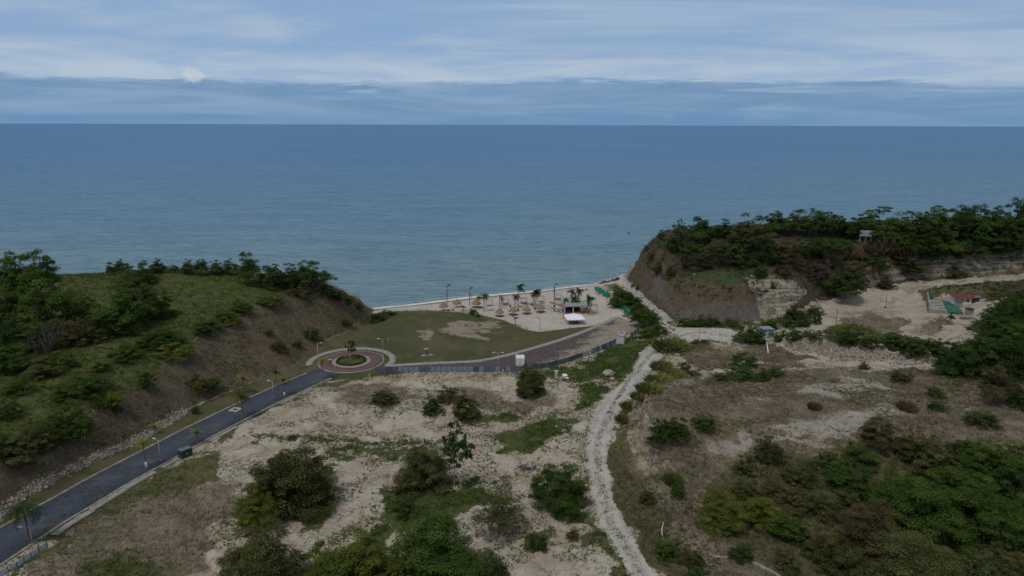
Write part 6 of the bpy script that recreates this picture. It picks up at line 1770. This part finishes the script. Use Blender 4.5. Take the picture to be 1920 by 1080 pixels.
p = hit(988, 880); e = empty('debris_pile', tuple(p), 0, 'heap of dark grey planks and branches on the dirt near the track', 'debris pile')
r = random.Random(3)
for k in range(16):
    a = r.uniform(-.5, .5) + (.2 if k % 3 else 1.2); L_ = r.uniform(1.2, 3.2); c_ = Vector((r.uniform(-1.4, 1.4), r.uniform(-.6, .6), .15 + r.uniform(0, .6)))
    MB().box(c_, (L_, .16, .08), a, ry=r.uniform(-.25, .25)).build('plank', M_['darksteel'] if k % 4 else M_['grey_cab'], e)
MB().tube([(-1.2, .3, .1), (-1.3, .35, 1.3), (-1.6, .4, 2.2)], [.06, .05, .03], 6).build('branch', M_['darksteel'], e)

# ------------------------------------------------------------------ sandy yard: tank, house, huts
def flat(px, py): return Vector(hit(px, py))
A, B, C, D = flat(1741, 587), flat(1806, 591), flat(1797, 570), flat(1737, 563)     # front-left, front-right, back-right, back-left
ctr_ = (A + B + C + D) / 4; zf = max(q.z for q in (A, B, C, D)) + .10
e = empty('water_tank', (ctr_.x, ctr_.y, zf), 0, 'unfinished shallow concrete tank half covered with green cloth in the sandy yard', 'tank')
def loc(q): return Vector((q.x - ctr_.x, q.y - ctr_.y, 0))
a, b_, c_, d_ = map(loc, (A, B, C, D))
MB().prism([a, b_, c_, d_], -1.2, .05).build('floor', M_['concrete'], e)
def wall(p0, p1, h, th, name, mat):
    dd_ = p1 - p0; MB().box((p0 + p1) / 2 + Vector((0, 0, h / 2 - .3)), (dd_.length, th, h + .6), math.atan2(dd_.y, dd_.x)).build(name, mat, e)
wall(d_, a + (d_ - a) * .03, 2.6, .35, 'side_wall', M_['concrete'])
wall(a, a + (b_ - a) * .52, 1.0, .4, 'front_wall', M_['concrete'])
wall(d_ + (c_ - d_) * .02, d_ + (c_ - d_) * .20, 2.4, .3, 'back_wall', M_['tankgreen'])
wall(d_ + (c_ - d_) * .2, c_, .5, .3, 'back_kerb', M_['concrete'])
wall(d_ + (a - d_) * .06 + Vector((.25, 0, 0)), a + (d_ - a) * .35 + Vector((.25, 0, 0)), 2.2, .1, 'green_lining', M_['tankgreen'])
cl = [a + (b_ - a) * .56, b_, c_, d_ + (c_ - d_) * .50]
n_ = 16; V = []; 
for i in range(n_ + 1):
    for j in range(n_ + 1):
        u_, v_ = i / n_, j / n_; q = (cl[0] * (1 - u_) + cl[1] * u_) * (1 - v_) + (cl[3] * (1 - u_) + cl[2] * u_) * v_
        V.append((q.x, q.y, .12 + .45 * float(fbm(np.array([u_ * 5]), np.array([v_ * 5]), 9, 3)[0])))
ix = np.arange((n_ + 1) ** 2).reshape(n_ + 1, n_ + 1)
o = link(bpy.data.objects.new('green_cloth', mesh_np('green_cloth', V, np.stack([ix[:-1, :-1], ix[1:, :-1], ix[1:, 1:], ix[:-1, 1:]], -1).reshape(-1, 4), M_['tankgreen'], True))); o.parent = e
for k in range(3):
    q = d_ * (.7 - .2 * k) + a * (.3 + .2 * k) + (b_ - a) * (.12 + .1 * k); MB().box(q + Vector((1.6, 0, .09)), (3.6, 1.0, .06), .1).build('floor_stain_mat', M_['grey_cab'], e)

p = hit(1805, 571.5); e = empty('house', tuple(p), -.10, 'small white house with a red metal roof behind the tank', 'house')
w_ = 5.6; MB().box((0, 1.6, 1.3), (w_, 3.2, 2.7)).build('walls', M_['white'], e)
mb = MB(); mb.box((.5, 1.5, 2.95), (7.6, 4.6, .12), rx=.13); mb.build('roof', M_['redroof'], e)
for q in (-.35, 1.45):
    f = MB().box((q, -.03, 1.55), (1.3, .06, 1.1)).build('window', M_['glass'], e); mb = MB(); mb.box((q, -.07, 1.55), (.06, .05, 1.1)); mb.box((q, -.065, 1.02), (1.4, .07, .08)); mb.build('frame', M_['white'], f)
MB().box((-2.0, -.03, 1.0), (.85, .06, 2.0)).build('door', M_['shedblue'], e)
MB().box((3.4, .6, 1.0), (1.1, 1.6, 2.2)).build('side_store', M_['redwood'], e)
def hut(px, py, sx_, sy_, sz_, rz, wm, rm, label, opening_shade=True):
    p = hit(px, py); e = empty('hut', tuple(p), rz, label, 'hut', 'huts in the sandy yard')
    MB().box((0, sy_ / 2, sz_ / 2 - .15), (sx_, sy_, sz_ + .3), bevel=.02).build('walls', M_[wm], e)
    MB().box((0, sy_ / 2 - .1, sz_ + .06), (sx_ + .3, sy_ + .4, .12)).build('roof', M_[rm], e)
    if opening_shade: MB().box((0, -.02, sz_ * .55), (sx_ * .55, .06, sz_ * .7)).build('opening_shade', M_['black'], e)  # black plate on the solid wall, painted shade of a doorway
hut(1799.5, 575, 2.0, 1.4, 2.0, .1, 'beige', 'grey_cab', 'beige block hut in front of the white house', False)
hut(1830.5, 567, 2.6, 2.0, 1.9, -.2, 'roofgrey', 'shedblue', 'low grey hut right of the white house')
hut(1819.5, 591.5, 1.9, 1.7, 2.2, .05, 'concrete', 'black', 'small concrete hut with a dark top right of the tank', False)
o = MB().box((0, 0, .25), (4.2, 1.6, .7), -.06, bevel=.05).build('concrete_block', M_['grey_cab'], loc=tuple(hit(1813, 598))); tag(o, 'long low dark concrete block in front of the small concrete hut', 'block')
plant(1781, 610, 16, 22, 'airy', 'dk', 'lone scrawny sapling on a dark heap in front of the tank', None)

# blue-grey cabin on the mound by the gully, with a white leaning pipe
p = hit(1440, 634); e = empty('cabin', tuple(p), .12, 'blue grey sheet metal cabin among shrubs above the spoil heaps', 'cabin')
MB().box((0, 1.6, 1.35), (3.5, 3.2, 2.9), bevel=.03).build('walls', M_['shedblue'], e); MB().box((0, 1.6, 2.90), (3.8, 3.5, .16)).build('roof', M_['panel_pale'], e)
mb = MB(); [mb.box((x_, 1.6, 3.0), (.06, 3.4, .06)) for x_ in (-1.2, -.4, .4, 1.2)]; mb.build('roof_ribs', M_['steel'], e)
MB().box((-.7, -.03, 1.2), (1.3, .06, 2.0)).build('door', M_['steel'], e)
p = hit(1440.5, 662); q = hit(1436, 641)
o = MB().tube([(0, 0, 0), Vector(q) - Vector(p) + Vector((0, 0, 1.2))], [.16, .13], 8).build('pipe', M_['white'], loc=tuple(p)); tag(o, 'white leaning pipe on the slope below the blue grey cabin', 'pipe')

# hoarding on the headland
p = hit(1622, 456); e = empty('hoarding', tuple(p), -.1, 'blank white hoarding on three posts in the headland scrub', 'hoarding'); e.location.z -= .3
MB().box((0, 0, 4.4), (4.9, .12, 2.4)).build('board', M_['white'], e)
for q in (-2.2, 0, 2.2): MB().box((q, .14, 2.7), (.16, .16, 5.8)).build('post', M_['white'], e)

# made-up float standing in for a likely bird off the headland
dx, dy, dz_ = (float(x) for x in ray(1178.5, 438)); t_ = -CAM_H / dz_
e = empty('bird_stand_in', (dx * t_, dy * t_, 0), 0, 'small dark float standing in for a bird over the sea left of the headland', 'bird_stand_in')
MB().lathe([(.5, -.4), (.62, .0), (.55, .5), (.25, .8)], 14).build('float', M_['black'], e); MB().tube([(0, 0, .7), (0, 0, 1.9)], [.08, .06], 6).build('mast', M_['black'], e); MB().box((0, 0, 1.8), (.45, .45, .4)).build('topmark', M_['black'], e)

# curved drain edge at the bottom right
c = smooth_line([tuple(hit(*q)) for q in [(1330, 1040), (1345, 1046), (1372, 1047), (1398, 1052), (1425, 1062), (1450, 1074), (1470, 1090)]], .8); c[:, 2] = height(c[:, 0], c[:, 1]) 
o = strip('drain_edge', c, -.11, .11, .30, .30, M_['kerb'], None, .6); tag(o, 'thin curved concrete drain edge in the dry grass at the bottom', 'drain edge')
o = MB().tube([tuple(hit(1243, 1010)), tuple(hit(1240, 1003) + Vector((0, 0, .8))), tuple(hit(1243, 996) + Vector((0, 0, 1.6)))], [.09, .08, .05], 6).build('dead_branch', M_['offwhite'], loc=(0, 0, 0)); tag(o, 'pale bare branch in the dry grass right of the dirt track', 'branch')

# broken stone on the spoil heaps and in the ditch, fallen stone on the track
def stones(name, weight, count, seed, smin, smax, mat):
    Pn, r = sample_cells(weight, count, seed)
    bm = bmesh.new(); bmesh.ops.create_icosphere(bm, subdivisions=1, radius=1); v0 = np.array([v.co[:] for v in bm.verts]); f0 = np.array([[v.index for v in f.verts] for f in bm.faces]); bm.free()
    s_ = r.uniform(smin, smax, count) * r.uniform(.5, 1.2, count)
    V = v0[None] * r.uniform(.65, 1.25, (count, len(v0), 1)) * (s_[:, None, None] * r.uniform(.6, 1.1, (count, 1, 3))) + Pn[:, None]
    F_ = f0[None] + (np.arange(count) * len(v0))[:, None, None]
    o = link(bpy.data.objects.new(name, mesh_np(name, V.reshape(-1, 3), F_.reshape(-1, 3), mat))); tag(o, kind='stuff')
gpx, gpy = proj(GX, GY, GZ)
stones('spoil_stones', soft(gpx, gpy, [[(1560,650),(1640,648),(1752,662),(1756,676),(1650,676),(1570,668)]], 4), 1700, 201, .14, .60, M_['rock'])
stones('spoil_stones', gm['rubble'] * (GX > 0), 900, 202, .10, .45, M_['rock'])
stones('ditch_stones', gm['rubble'] * (GX < 0), 2400, 203, .10, .34, M_['rock'])
stones('track_stones', gm['track'] * (GX < 70), 900, 204, .04, .16, M_['darkrock'])
stones('gully_stones', soft(gpx, gpy, [[(1490,622),(1560,620),(1575,640),(1500,640)]], 4), 350, 205, .08, .3, M_['darkrock'])
